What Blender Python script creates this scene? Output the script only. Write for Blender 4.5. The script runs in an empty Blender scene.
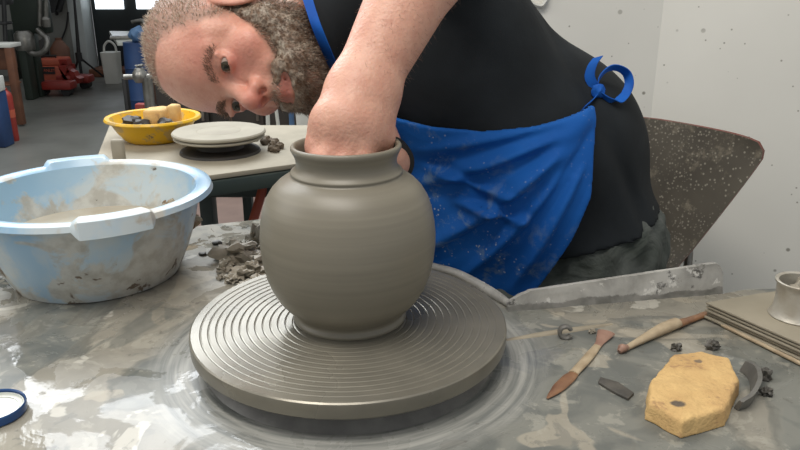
import bpy, bmesh, math, random
import numpy as np
from mathutils import Vector, Matrix
from mathutils import noise as mnoise
random.seed(7); rng = np.random.default_rng(7)
sc = bpy.context.scene
COL = sc.collection
pi = math.pi
# ------------------------------------------------------------------ camera
CAMZ, PITCH, FPX = 1.06, math.radians(19), 750.0
cp, sp_ = math.cos(PITCH), math.sin(PITCH)
CAM = np.array([0, 0, CAMZ])
cam = bpy.data.cameras.new('camera'); camo = bpy.data.objects.new('camera', cam); COL.objects.link(camo)
camo.location = (0, 0, CAMZ); camo.rotation_euler = (pi/2-PITCH, 0, 0)
cam.sensor_width = 36; cam.lens = FPX/800*36; cam.clip_start = .02; cam.clip_end = 60
sc.camera = camo
def W(px, py, t):                       # surveyed point at forward distance t
    a = (px-400)/FPX*t; b = (225-py)/FPX*t
    return np.array([a, cp*t+sp_*b, CAMZ-sp_*t+cp*b])
def P(px, py, z):                       # surveyed point on a level plane
    d = W(px, py, 1)-CAM; s = (z-CAMZ)/d[2]; return CAM+d*s
def Q(px, py, y):                       # surveyed point at distance y
    d = W(px, py, 1)-CAM; return CAM+d*(y/d[1])
TZ = .645                               # wheel table level
# ------------------------------------------------------------------ materials
def srgb(c):
    return tuple(((v/255)/12.92 if v/255 <= .04045 else ((v/255+.055)/1.055)**2.4) for v in c)+(1,)
class NT:
    def __init__(s, name):
        s.m = bpy.data.materials.new(name); s.m.use_nodes = True
        s.t = s.m.node_tree; s.b = s.t.nodes['Principled BSDF']; s._c = None
    def n(s, k, **kw):
        x = s.t.nodes.new(k)
        for a, v in kw.items(): setattr(x, a, v)
        return x
    def l(s, a, b): s.t.links.new(a, b)
    def co(s):
        if s._c is None: s._c = s.n('ShaderNodeTexCoord').outputs['Object']
        return s._c
    def mapped(s, scale=(1, 1, 1), rot=(0, 0, 0)):
        m = s.n('ShaderNodeMapping'); m.inputs['Scale'].default_value = scale; m.inputs['Rotation'].default_value = rot
        s.l(s.co(), m.inputs[0]); return m.outputs[0]
    def noise(s, scale, detail=4, rough=.5, dist=0, vec=None):
        x = s.n('ShaderNodeTexNoise'); x.inputs['Scale'].default_value = scale; x.inputs['Detail'].default_value = detail
        x.inputs['Roughness'].default_value = rough; x.inputs['Distortion'].default_value = dist
        s.l(vec if vec is not None else s.co(), x.inputs['Vector']); return x.outputs['Fac']
    def spots(s, scale, lo, hi, vec=None):            # 1 in dots
        x = s.n('ShaderNodeTexVoronoi'); x.inputs['Scale'].default_value = scale
        s.l(vec if vec is not None else s.co(), x.inputs['Vector'])
        return s.rng(x.outputs['Distance'], hi, lo)
    def rng(s, v, a, b, c=0, d=1):
        x = s.n('ShaderNodeMapRange'); x.inputs[1].default_value = a; x.inputs[2].default_value = b
        x.inputs[3].default_value = c; x.inputs[4].default_value = d; s.l(v, x.inputs[0]); return x.outputs[0]
    def mul(s, a, b, op='MULTIPLY'):
        x = s.n('ShaderNodeMath', operation=op)
        for i, v in enumerate((a, b)):
            if isinstance(v, (int, float)): x.inputs[i].default_value = v
            else: s.l(v, x.inputs[i])
        return x.outputs[0]
    def mix(s, f, a, b):
        x = s.n('ShaderNodeMix', data_type='RGBA')
        if isinstance(f, (int, float)): x.inputs[0].default_value = f
        else: s.l(f, x.inputs[0])
        for i, v in ((6, a), (7, b)):
            if isinstance(v, tuple): x.inputs[i].default_value = srgb(v) if len(v) == 3 else v
            else: s.l(v, x.inputs[i])
        return x.outputs[2]
    def col(s, c):
        if isinstance(c, tuple): s.b.inputs['Base Color'].default_value = srgb(c)
        else: s.l(c, s.b.inputs['Base Color'])
    def rough(s, r):
        if isinstance(r, (int, float)): s.b.inputs['Roughness'].default_value = r
        else: s.l(r, s.b.inputs['Roughness'])
    def bump(s, h, strength=.3, dist=.002):
        x = s.n('ShaderNodeBump'); x.inputs['Strength'].default_value = strength; x.inputs['Distance'].default_value = dist
        s.l(h, x.inputs['Height']); s.l(x.outputs[0], s.b.inputs['Normal'])
    def sep(s, vec=None):
        x = s.n('ShaderNodeSeparateXYZ'); s.l(vec if vec is not None else s.co(), x.inputs[0]); return x.outputs
def simple(name, c1, c2=None, scale=20, rough=.5, metal=0, bump=0, bscale=None, stretch=None, detail=4, spec=.5):
    m = NT(name); v = m.mapped(stretch) if stretch else None
    if c2: m.col(m.mix(m.rng(m.noise(scale, detail, vec=v), .35, .65), c1, c2))
    else: m.col(c1)
    m.rough(rough); m.b.inputs['Metallic'].default_value = metal; m.b.inputs['Specular IOR Level'].default_value = spec
    if bump: m.bump(m.noise(bscale or scale*3, 4, vec=v), bump, .003)
    return m.m
M = {}
# clay table top
def mat_table():
    m = NT('slip_covered_table')
    a = m.noise(3.6, 6, .5, .9); b = m.noise(12, 4, .55, .7); c = m.noise(60, 4, .6); e_ = m.noise(24, 5, .65, .6)
    wet = m.rng(a, .49, .53)
    base = m.mix(m.rng(b, .4, .6), (150, 145, 132), (132, 128, 117))
    base = m.mix(m.mul(m.rng(b, .615, .635), .8), base, (188, 184, 172))
    dark = m.mix(m.rng(m.noise(15, 4, .5, 1.2), .42, .58), (124, 124, 116), (102, 104, 99))
    k = m.mix(wet, base, dark)
    # light islands and rings where slip dried
    isl = m.mul(m.rng(m.noise(8, 3, .45, .9), .60, .615), .6)
    k = m.mix(isl, k, (171, 162, 144))
    k = m.mix(m.mul(m.rng(e_, .56, .60), .35), k, (178, 174, 160))
    k = m.mix(m.mul(m.rng(e_, .42, .38), .45), k, (106, 106, 100))
    bd_ = m.mul(m.rng(a, .488, .503), m.rng(a, .522, .508)); k = m.mix(m.mul(bd_, .45), k, (86, 88, 83))
    # wiped streaks round the wheel
    xyz = m.sep()
    dx = m.mul(xyz[0], .055, 'ADD'); dy = m.mul(xyz[1], .006, 'ADD')
    r = m.mul(m.mul(m.mul(dx, dx), m.mul(dy, dy), 'ADD'), .5, 'POWER')
    cm = m.n('ShaderNodeCombineXYZ'); m.l(m.mul(r, 6), cm.inputs[0]); m.l(m.mul(xyz[0], .35), cm.inputs[1]); m.l(m.mul(xyz[1], .35), cm.inputs[2])
    st = m.noise(26, 3, .6, 0, cm.outputs[0])
    ringmask = m.mul(m.rng(r, .155, .165), m.rng(m.mul(r, m.mul(a, .12), 'ADD'), .292, .268))
    k = m.mix(ringmask, k, m.mix(m.rng(st, .35, .65), (112, 114, 110), (158, 157, 150)))
    k = m.mix(m.mul(m.rng(c, .66, .72), .5), k, (84, 80, 72))
    m.col(k)
    rr = m.rng(m.mul(m.noise(13, 6, .6, .8), m.mul(m.mul(m.rng(xyz[0], .02, -.2), m.rng(xyz[1], -.06, -.16)), -.05), 'ADD'), .45, .485, .09, .42)
    m.rough(rr)
    m.bump(m.mul(m.mul(a, m.mul(b, .35), 'ADD'), m.mul(c, .06), 'ADD'), .35, .008)
    return m.m
M['table'] = mat_table()
def mat_clay(name='wet_clay', c1=(128, 122, 107), c2=(119, 113, 99), rough=.42):
    m = NT(name); z = m.mapped((1, 1, 60))
    m.col(m.mix(m.rng(m.noise(3, 3, vec=z), .3, .7), c1, c2)); m.rough(rough)
    m.bump(m.noise(5, 3, vec=z), .12, .001); return m.m
M['vase'] = mat_clay()
def mat_wheel():
    m = NT('wheel_metal_with_slip'); k = m.mix(m.rng(m.noise(14, 4), .35, .65), (134, 129, 116), (118, 114, 103))
    m.col(k); m.rough(m.rng(m.noise(9, 4), .4, .6, .24, .36)); m.b.inputs['Metallic'].default_value = .35
    m.bump(m.noise(90, 3), .06, .001); return m.m
M['wheel'] = mat_wheel()
def mat_basin():
    m = NT('blue_plastic_with_clay'); z = m.sep()[2]
    n1 = m.noise(14, 6, .62, .6); n2 = m.noise(40, 5, .6)
    # dried splashes get denser low on the wall, where the slip ran down
    low = m.rng(z, .0, .10, .20, .02)
    st = m.rng(m.mul(n1, low, 'ADD'), .57, .64)
    k = m.mix(m.rng(m.noise(5, 3), .4, .65), (150, 186, 212), (178, 203, 218))
    k = m.mix(m.mul(m.rng(m.noise(7, 6, .65, .4), .46, .60), .65), k, (208, 210, 204))
    k = m.mix(m.mul(st, .8), k, m.mix(m.rng(n2, .4, .6), (206, 202, 190), (178, 170, 154)))
    k = m.mix(m.rng(m.mul(m.noise(19, 4, .6, .5), low, 'ADD'), .745, .775), k, (112, 98, 82))
    k = m.mix(m.rng(n2, .70, .74), k, (96, 84, 72))
    m.col(k); m.rough(m.mul(m.mul(st, .25), .3, 'ADD')); m.bump(n2, .12, .002); return m.m
M['basin'] = mat_basin()
M['slip'] = simple('slip_water', (205, 197, 180), (180, 170, 150), 9, .12)
M['muck'] = simple('brown_dried_slip', (128, 100, 70), (176, 166, 146), 60, .8, bump=.6)
M['clay_scrap'] = simple('clay_scrap', (156, 148, 132), (128, 121, 107), 30, .6, bump=.5, bscale=90)
M['clay_dark'] = simple('clay_dark', (92, 88, 80), (70, 67, 62), 40, .5, bump=.5, bscale=90)
M['clay_grey'] = simple('clay_grey_curl', (110, 108, 102), (92, 90, 85), 40, .45, bump=.2)
def mat_board():
    m = NT('crusted_metal'); a = m.noise(9, 6, .65, .3)
    k = m.mix(m.rng(a, .4, .6), (178, 176, 169), (134, 132, 126)); k = m.mix(m.rng(m.noise(30, 5, .7), .62, .68), k, (92, 90, 86))
    k = m.mix(m.rng(m.noise(45, 5, .7), .60, .64), k, (205, 203, 196))
    hz = m.mul(m.sep()[2], m.mul(m.noise(28, 5, .7), .022), 'ADD'); k = m.mix(m.rng(hz, .0225, .0205), k, m.mix(m.rng(m.noise(60, 4), .4, .6), (112, 111, 105), (134, 132, 126)))
    m.col(k); m.rough(.45); m.bump(a, .5, .003); return m.m
M['board'] = mat_board()
def mat_apron():
    m = NT('blue_apron_cloth'); k = m.mix(m.rng(m.noise(6, 3), .35, .65), (12, 80, 156), (22, 96, 176))
    xyz = m.sep()
    band = m.rng(m.mul(m.mul(xyz[0], 1.1), m.mul(xyz[2], 1.0), 'ADD'), .70, .40)   # splashes on the side by the wheel
    sm = m.mul(m.rng(m.noise(30, 6, .7, .3), .54, .66), m.mul(band, .75))
    k = m.mix(sm, k, (118, 138, 150))
    dots = m.mul(m.spots(130, .12, .22), m.rng(m.noise(14, 3), .50, .56))
    k = m.mix(m.mul(dots, m.mul(m.mul(band, .8), .1, 'ADD')), k, (176, 184, 184))
    sm2 = m.rng(m.noise(13, 5, .6, .2), .66, .72)
    k = m.mix(m.mul(sm2, .5), k, (90, 100, 120))
    m.col(k); m.rough(.75); m.b.inputs['Specular IOR Level'].default_value = .25
    m.bump(m.mul(m.noise(18, 4, .5, .8), m.mul(m.noise(700, 1), .08), 'ADD'), .4, .006); return m.m
M['apron'] = mat_apron()
M['strap'] = simple('blue_tape', (20, 92, 180), (12, 74, 156), 30, .7, spec=.25)
def mat_shirt():
    m = NT('black_shirt_cloth'); m.col(m.mix(m.rng(m.noise(9, 4), .35, .65), (27, 30, 32), (37, 41, 44))); m.rough(.85)
    m.b.inputs['Specular IOR Level'].default_value = .2
    m.bump(m.mul(m.noise(9, 3, .5, .6), m.mul(m.noise(500, 1), .05), 'ADD'), .35, .008); return m.m
M['shirt'] = mat_shirt()
def mat_trousers():
    m = NT('grey_green_trousers'); k = m.mix(m.rng(m.noise(16, 4), .35, .65), (58, 64, 58), (88, 92, 88)); m.col(k); m.rough(.85)
    m.bump(m.noise(15, 4, .5, 1.0), .9, .014); return m.m
M['trousers'] = mat_trousers()
def mat_skin():
    m = NT('skin'); at = m.n('ShaderNodeAttribute', attribute_name='tone')
    s = m.n('ShaderNodeSeparateColor'); m.l(at.outputs['Color'], s.inputs[0])
    k = m.mix(m.rng(m.noise(45, 6, .7), .32, .68), (214, 168, 144), (198, 146, 124))
    k = m.mix(m.mul(s.outputs[0], .75), k, (196, 104, 92))
    k = m.mix(m.mul(s.outputs[1], .8), k, m.mix(m.rng(m.noise(300, 3), .35, .65), (120, 98, 78), (92, 74, 60)))
    k = m.mix(s.outputs[2], k, (158, 88, 78))
    k = m.mix(m.mul(m.rng(m.noise(120, 3, .6), .66, .74), .35), k, (168, 104, 84))
    m.col(k); m.rough(.48); m.b.inputs['Subsurface Weight'].default_value = .12; m.b.inputs['Subsurface Radius'].default_value = (.01, .004, .002)
    m.b.inputs['Subsurface Scale'].default_value = .6
    m.bump(m.mul(m.noise(260, 3), m.mul(m.noise(60, 3), .8), 'ADD'), .4, .002); return m.m
M['skin'] = mat_skin()
def mat_hair(n, a, b, c, mask=.62):
    m = NT(n); k = m.mix(m.rng(m.noise(160, 3), .3, .7), a, b); k = m.mix(m.rng(m.noise(120, 4, .7), mask-.18, mask+.10), k, c); m.col(k); m.rough(.55); return m.m
M['beard'] = mat_hair('beard_hair', (88, 66, 50), (122, 98, 76), (168, 158, 142), .60)
M['hair'] = mat_hair('head_hair', (160, 138, 118), (130, 110, 92), (188, 172, 152), .60)
M['brow'] = mat_hair('brow_hair', (120, 92, 72), (140, 108, 88), (150, 120, 100), .8)
M['eye'] = simple('eye_white', (172, 152, 140), rough=.15)
M['iris'] = simple('iris', (74, 66, 48), (52, 44, 34), 400, .1)
M['pupil'] = simple('pupil', (10, 8, 8), rough=.08)
def mat_wall():
    m = NT('white_wall_with_splashes'); k = m.mix(m.rng(m.noise(2.5, 4), .3, .7), (236, 234, 225), (226, 224, 215))
    d = m.mul(m.spots(15, .06, .09), m.rng(m.noise(3.1, 2), .42, .50)); k = m.mix(m.mul(d, .8), k, (122, 118, 104))
    d = m.mul(m.spots(34, .05, .085), m.rng(m.noise(4.3, 2), .44, .5)); k = m.mix(m.mul(d, .8), k, (140, 136, 122))
    m.col(k); m.rough(.7); m.bump(m.noise(30, 4), .08, .004); return m.m
M['wall'] = mat_wall()
def mat_floor():
    m = NT('polished_concrete'); k = m.mix(m.rng(m.noise(1.1, 5, .6, .4), .35, .65), (104, 104, 98), (84, 84, 80)); m.col(k)
    m.rough(m.rng(m.noise(2.3, 4), .3, .7, .28, .5)); m.bump(m.noise(30, 3), .05, .004); return m.m
M['floor'] = mat_floor()
M['wall_far'] = simple('grey_plaster', (128, 128, 122), (112, 112, 106), 1.5, .8)
M['jamb'] = simple('lit_jamb', (176, 182, 180), (160, 166, 164), 2, .5)  # light on the door reveal put into a paler jamb colour
M['door_dark'] = simple('dark_door_paint', (38, 44, 44), (30, 35, 36), 3, .5)
M['bench_top'] = simple('dusty_clay_top', (158, 149, 130), (140, 132, 114), 9, .7, bump=.3, bscale=30)
M['bench_frame'] = simple('dark_green_steel', (48, 58, 54), (62, 70, 64), 8, .5)
M['bat'] = simple('dusty_bat', (160, 153, 136), (148, 141, 125), 12, .7)
M['dark'] = simple('dark_brown_grey', (40, 38, 34), (56, 50, 44), 12, .6)  # plain dark brown-grey mottle for hub, cabinet, clay lumps and sack
def mat_yellow():
    m = NT('yellow_plastic'); k = m.mix(m.rng(m.noise(18, 5, .6), .54, .60), (232, 182, 30), (198, 164, 96)); k = m.mix(m.rng(m.noise(30, 5, .7), .62, .68), k, (140, 116, 84))
    m.col(k); m.rough(.35); return m.m
M['yellow'] = mat_yellow()
def mat_sponge():
    m = NT('yellow_foam'); k = m.mix(m.rng(m.noise(26, 5, .6), .35, .65), (222, 186, 126), (200, 162, 108))
    k = m.mix(m.mul(m.rng(m.noise(32, 5, .65, .6), .60, .66), .7), k, (168, 130, 92))
    o_ = P(679, 413, TZ+.012)-P(695, 382, TZ+.02)+np.array([0, 0, .02]); d_ = m.n('ShaderNodeVectorMath', operation='DISTANCE'); m.l(m.co(), d_.inputs[0]); d_.inputs[1].default_value = tuple(o_)
    k = m.mix(m.rng(m.mul(d_.outputs['Value'], m.mul(m.noise(60, 3), .010), 'ADD'), .0155, .0135), k, (104, 92, 78))
    k = m.mix(m.rng(m.noise(21, 3, .5), .70, .72), k, (130, 112, 90))
    m.col(k); m.rough(.85); m.bump(m.mul(m.noise(220, 3, .7), m.noise(70, 3), 'ADD'), .6, .003); return m.m
M['sponge'] = mat_sponge()
M['wood_brown'] = simple('wet_wood', (142, 104, 74), (116, 82, 60), 60, .4, stretch=(1, 1, 1))
M['wood_pale'] = simple('clay_dusted_wood', (188, 170, 140), (160, 140, 112), 50, .55)
M['wood_pink'] = simple('pinkish_wood', (160, 126, 108), (138, 104, 88), 60, .5)
def mat_chair():
    m = NT('splashed_dark_shell'); k = m.mix(m.rng(m.noise(7, 4), .35, .65), (98, 92, 81), (78, 73, 65))
    k = m.mix(m.mul(m.spots(110, .16, .28), m.rng(m.noise(12, 3), .42, .50)), k, (150, 144, 130))
    k = m.mix(m.mul(m.spots(150, .18, .3), m.rng(m.noise(9, 3), .45, .55)), k, (138, 132, 120))
    k = m.mix(m.mul(m.rng(m.noise(20, 6, .7), .54, .64), .65), k, (142, 133, 116))
    m.col(k); m.rough(.5); return m.m
M['chair'] = mat_chair()
M['red_edge'] = simple('red_brown_edge', (128, 58, 46), (96, 60, 46), 30, .5)
M['steel'] = simple('steel', (150, 148, 142), (120, 118, 112), 20, .35, .8)
M['tin'] = simple('clay_smeared_tin', (190, 186, 174), (168, 160, 144), 40, .4, .25, bump=.3)
M['lid_blue'] = simple('blue_lid_rim', (24, 62, 112), (30, 74, 128), 20, .3)
M['lid_white'] = simple('white_lid', (214, 216, 208), (196, 198, 188), 12, .3)
M['red'] = simple('red_paint', (150, 46, 36), (124, 40, 32), 5, .5)
M['orange'] = simple('orange_plastic', (188, 92, 66), (168, 78, 56), 8, .5)
M['brown_wood'] = simple('brown_shelf_wood', (112, 72, 50), (88, 56, 40), 10, .6)
M['white'] = simple('white_plastic', (208, 208, 200), (190, 190, 182), 5, .5)
M['blue'] = simple('blue_drum', (38, 66, 108), (30, 52, 90), 6, .5)
M['blue2'] = simple('blue_pale', (84, 116, 150), (64, 94, 130), 6, .6)
M['black'] = simple('black_plastic', (24, 24, 24), (34, 34, 34), 10, .5)
M['trim'] = simple('brown_trimming', (104, 90, 72), (84, 72, 58), 60, .8)
M['ledge'] = simple('tan_slip', (158, 148, 128), (140, 130, 112), 30, .5)
M['mat'] = simple('brown_mat', (108, 88, 78), (94, 76, 68), 6, .8)
M['machine'] = simple('machine_green', (46, 56, 46), (38, 46, 40), 4, .5)
def emis(name, c, s):
    m = NT(name); m.col((255, 255, 255)); m.b.inputs['Emission Color'].default_value = srgb(c); m.b.inputs['Emission Strength'].default_value = s; return m.m
M['daylight'] = emis('daylit_pane', (235, 245, 255), 2.2)
# ------------------------------------------------------------------ mesh helpers
def raw(name, V, F, mat, smooth=True, sharp=None):
    me = bpy.data.meshes.new(name); me.from_pydata([tuple(map(float, v)) for v in V], [], [tuple(map(int, f)) for f in F])
    me.update()
    for m in (mat if isinstance(mat, (list, tuple)) else [mat]): me.materials.append(m)
    if smooth: me.polygons.foreach_set('use_smooth', [True]*len(me.polygons))
    if sharp: me.set_sharp_from_angle(angle=math.radians(sharp))
    return me
def origin(o):
    v = Vector((0, 0, 0))
    while o: v += o.location; o = o.parent
    return v
def part(name, V, F, mat, parent=None, smooth=True, sharp=40, loc=None, label=None):
    V = np.asarray(V, dtype=float)
    base = np.array(origin(parent)) if parent else np.zeros(3)
    l = np.asarray(loc, float) if loc is not None else base
    me = raw(name, V-l, F, mat, smooth, sharp)
    o = bpy.data.objects.new(name, me); COL.objects.link(o)
    if parent: o.parent = parent
    o.location = l-base
    if label: o['label'] = label
    return o
def tag(o, label, cat, group=None, kind=None):
    if label: o['label'] = label
    if cat: o['category'] = cat
    if group: o['group'] = group
    if kind: o['kind'] = kind
    return o
def thing(name, label, cat, loc, group=None):
    o = bpy.data.objects.new(name, None); COL.objects.link(o); o.location = tuple(map(float, loc)); o.empty_display_size = .05
    return tag(o, label, cat, group)
def solo(name, V, F, mat, label, cat, group=None, kind=None, loc=None, **kw):
    V = np.asarray(V, float)
    if loc is None: loc = [V[:, 0].mean(), V[:, 1].mean(), V[:, 2].min()]
    return tag(part(name, V, F, mat, None, loc=loc, **kw), label, cat, group, kind)
def struct(name, V, F, mat, **kw):
    return tag(part(name, V, F, mat, None, loc=(0, 0, 0), **kw), None, None, None, 'structure')
def join(*ms):
    V = []; F = []; n = 0
    for v, f in ms:
        V += [tuple(x) for x in v]; F += [tuple(i+n for i in q) for q in f]; n = len(V)
    return V, F
def box(c, s, rz=0, bev=0, rx=0, ry=0, seg=2):
    bm = bmesh.new(); bmesh.ops.create_cube(bm, size=1); bmesh.ops.scale(bm, vec=s, verts=bm.verts)
    if bev: bmesh.ops.bevel(bm, geom=list(bm.edges), offset=bev, segments=seg, affect='EDGES', profile=.5)
    mt = Matrix.Translation(c) @ Matrix.Rotation(rz, 4, 'Z') @ Matrix.Rotation(ry, 4, 'Y') @ Matrix.Rotation(rx, 4, 'X')
    bmesh.ops.transform(bm, matrix=mt, verts=bm.verts)
    V = [tuple(v.co) for v in bm.verts]; F = [[v.index for v in f.verts] for f in bm.faces]; bm.free(); return V, F
def prism(poly, z0, z1, bev=0):
    bm = bmesh.new(); a = [bm.verts.new((p[0], p[1], z0)) for p in poly]; b = [bm.verts.new((p[0], p[1], z1)) for p in poly]
    n = len(poly); bm.faces.new(a[::-1]); bm.faces.new(b)
    for i in range(n): bm.faces.new((a[i], a[(i+1) % n], b[(i+1) % n], b[i]))
    bmesh.ops.recalc_face_normals(bm, faces=bm.faces)
    if bev: bmesh.ops.bevel(bm, geom=list(bm.edges), offset=bev, segments=2, affect='EDGES', profile=.5)
    bm.verts.index_update()
    V = [tuple(v.co) for v in bm.verts]; F = [[v.index for v in f.verts] for f in bm.faces]; bm.free(); return V, F
def lathe(prof, c, seg=96, fn=None):
    V = []; F = []; n = len(prof)
    for i in range(seg):
        a = 2*pi*i/seg
        for j, (r, z) in enumerate(prof):
            if fn: r, z = fn(j, a, r, z)
            V.append((c[0]+r*math.cos(a), c[1]+r*math.sin(a), c[2]+z))
    for i in range(seg):
        k = (i+1) % seg
        for j in range(n-1): F.append((i*n+j, k*n+j, k*n+j+1, i*n+j+1))
    F.append([i*n for i in range(seg)][::-1]) if prof[0][0] > 1e-6 else None
    if prof[-1][0] > 1e-6: F.append([i*n+n-1 for i in range(seg)])
    bm = bmesh.new(); bv = [bm.verts.new(v) for v in V]
    for f in F:
        try: bm.faces.new([bv[i] for i in f])
        except ValueError: pass
    bmesh.ops.remove_doubles(bm, verts=bm.verts, dist=1e-6); bmesh.ops.recalc_face_normals(bm, faces=bm.faces)
    bm.verts.index_update(); V = [tuple(v.co) for v in bm.verts]; F = [[v.index for v in f.verts] for f in bm.faces]; bm.free(); return V, F
def catmull(pts, n=8):
    pts = [np.array(p, float) for p in pts]; P_ = [2*pts[0]-pts[1]]+pts+[2*pts[-1]-pts[-2]]; out = []
    for i in range(1, len(P_)-2):
        p0, p1, p2, p3 = P_[i-1:i+3]
        for k in range(n):
            t = k/n; out.append(.5*((2*p1)+(-p0+p2)*t+(2*p0-5*p1+4*p2-p3)*t*t+(-p0+3*p1-3*p2+p3)*t**3))
    out.append(pts[-1]); return out
def tube(pts, rad, seg=12, flat=None, up=(0, 0, 1), sm=0):
    if sm:
        r = rad if hasattr(rad, '__len__') else [rad]*len(pts)
        pr = [np.append(np.array(p, float), x) for p, x in zip(pts, r)]; q = catmull(pr, sm); pts = [v[:3] for v in q]; rad = [max(v[3], 1e-4) for v in q]
    if not hasattr(rad, '__len__'): rad = [rad]*len(pts)
    pts = [np.array(p, float) for p in pts]; V = []; F = []; n = len(pts); up = np.array(up, float)
    for i, p in enumerate(pts):
        d = pts[min(i+1, n-1)]-pts[max(i-1, 0)]; d /= np.linalg.norm(d)+1e-9
        s = np.cross(d, up); s = s/np.linalg.norm(s) if np.linalg.norm(s) > 1e-3 else np.array([1., 0, 0]); u = np.cross(s, d)
        fl = flat if flat else 1
        for k in range(seg):
            a = 2*pi*k/seg; V.append(p+s*rad[i]*math.cos(a)+u*rad[i]*fl*math.sin(a))
    for i in range(n-1):
        for k in range(seg):
            k2 = (k+1) % seg; F.append((i*seg+k, i*seg+k2, (i+1)*seg+k2, (i+1)*seg+k))
    F.append(list(range(seg))[::-1]); F.append([(n-1)*seg+k for k in range(seg)]); return V, F
def ribbon(pts, width, wdir, th=.0014, sm=6):       # flat tape along pts, width vectors wdir
    q = catmull([np.append(np.array(p, float), w) for p, w in zip(pts, wdir)], sm); V = []; F = []; n = len(q)
    for i, v in enumerate(q):
        p = v[:3]; w = v[3:6]/np.linalg.norm(v[3:6]); d = q[min(i+1, n-1)][:3]-q[max(i-1, 0)][:3]; nn = np.cross(d, w); nn /= np.linalg.norm(nn)+1e-9
        for a, b in ((-1, -1), (1, -1), (1, 1), (-1, 1)): V.append(p+w*a*width/2+nn*b*th/2)
    for i in range(n-1):
        for k in range(4): k2 = (k+1) % 4; F.append((i*4+k, i*4+k2, (i+1)*4+k2, (i+1)*4+k))
    F += [(3, 2, 1, 0), ((n-1)*4, (n-1)*4+1, (n-1)*4+2, (n-1)*4+3)]; return V, F
def blob(c, r, amp=.3, fr=2.0, seed=0, sub=3, sq=(1, 1, 1), floor=None):
    bm = bmesh.new(); bmesh.ops.create_icosphere(bm, subdivisions=sub, radius=1); V = []
    off = Vector((seed*3.1, seed*1.7, seed*.9))
    for v in bm.verts:
        d = v.co.normalized(); s = 1+amp*(mnoise.noise(d*fr+off)*1.2+mnoise.noise(d*fr*2.6+off)*.6)
        p = np.array(d)*s*np.array(r if hasattr(r, '__len__') else (r, r, r))+np.array(c)
        if floor is not None: p[2] = max(p[2], floor)
        V.append(p)
    F = [[v.index for v in f.verts] for f in bm.faces]; bm.free(); return V, F
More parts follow.
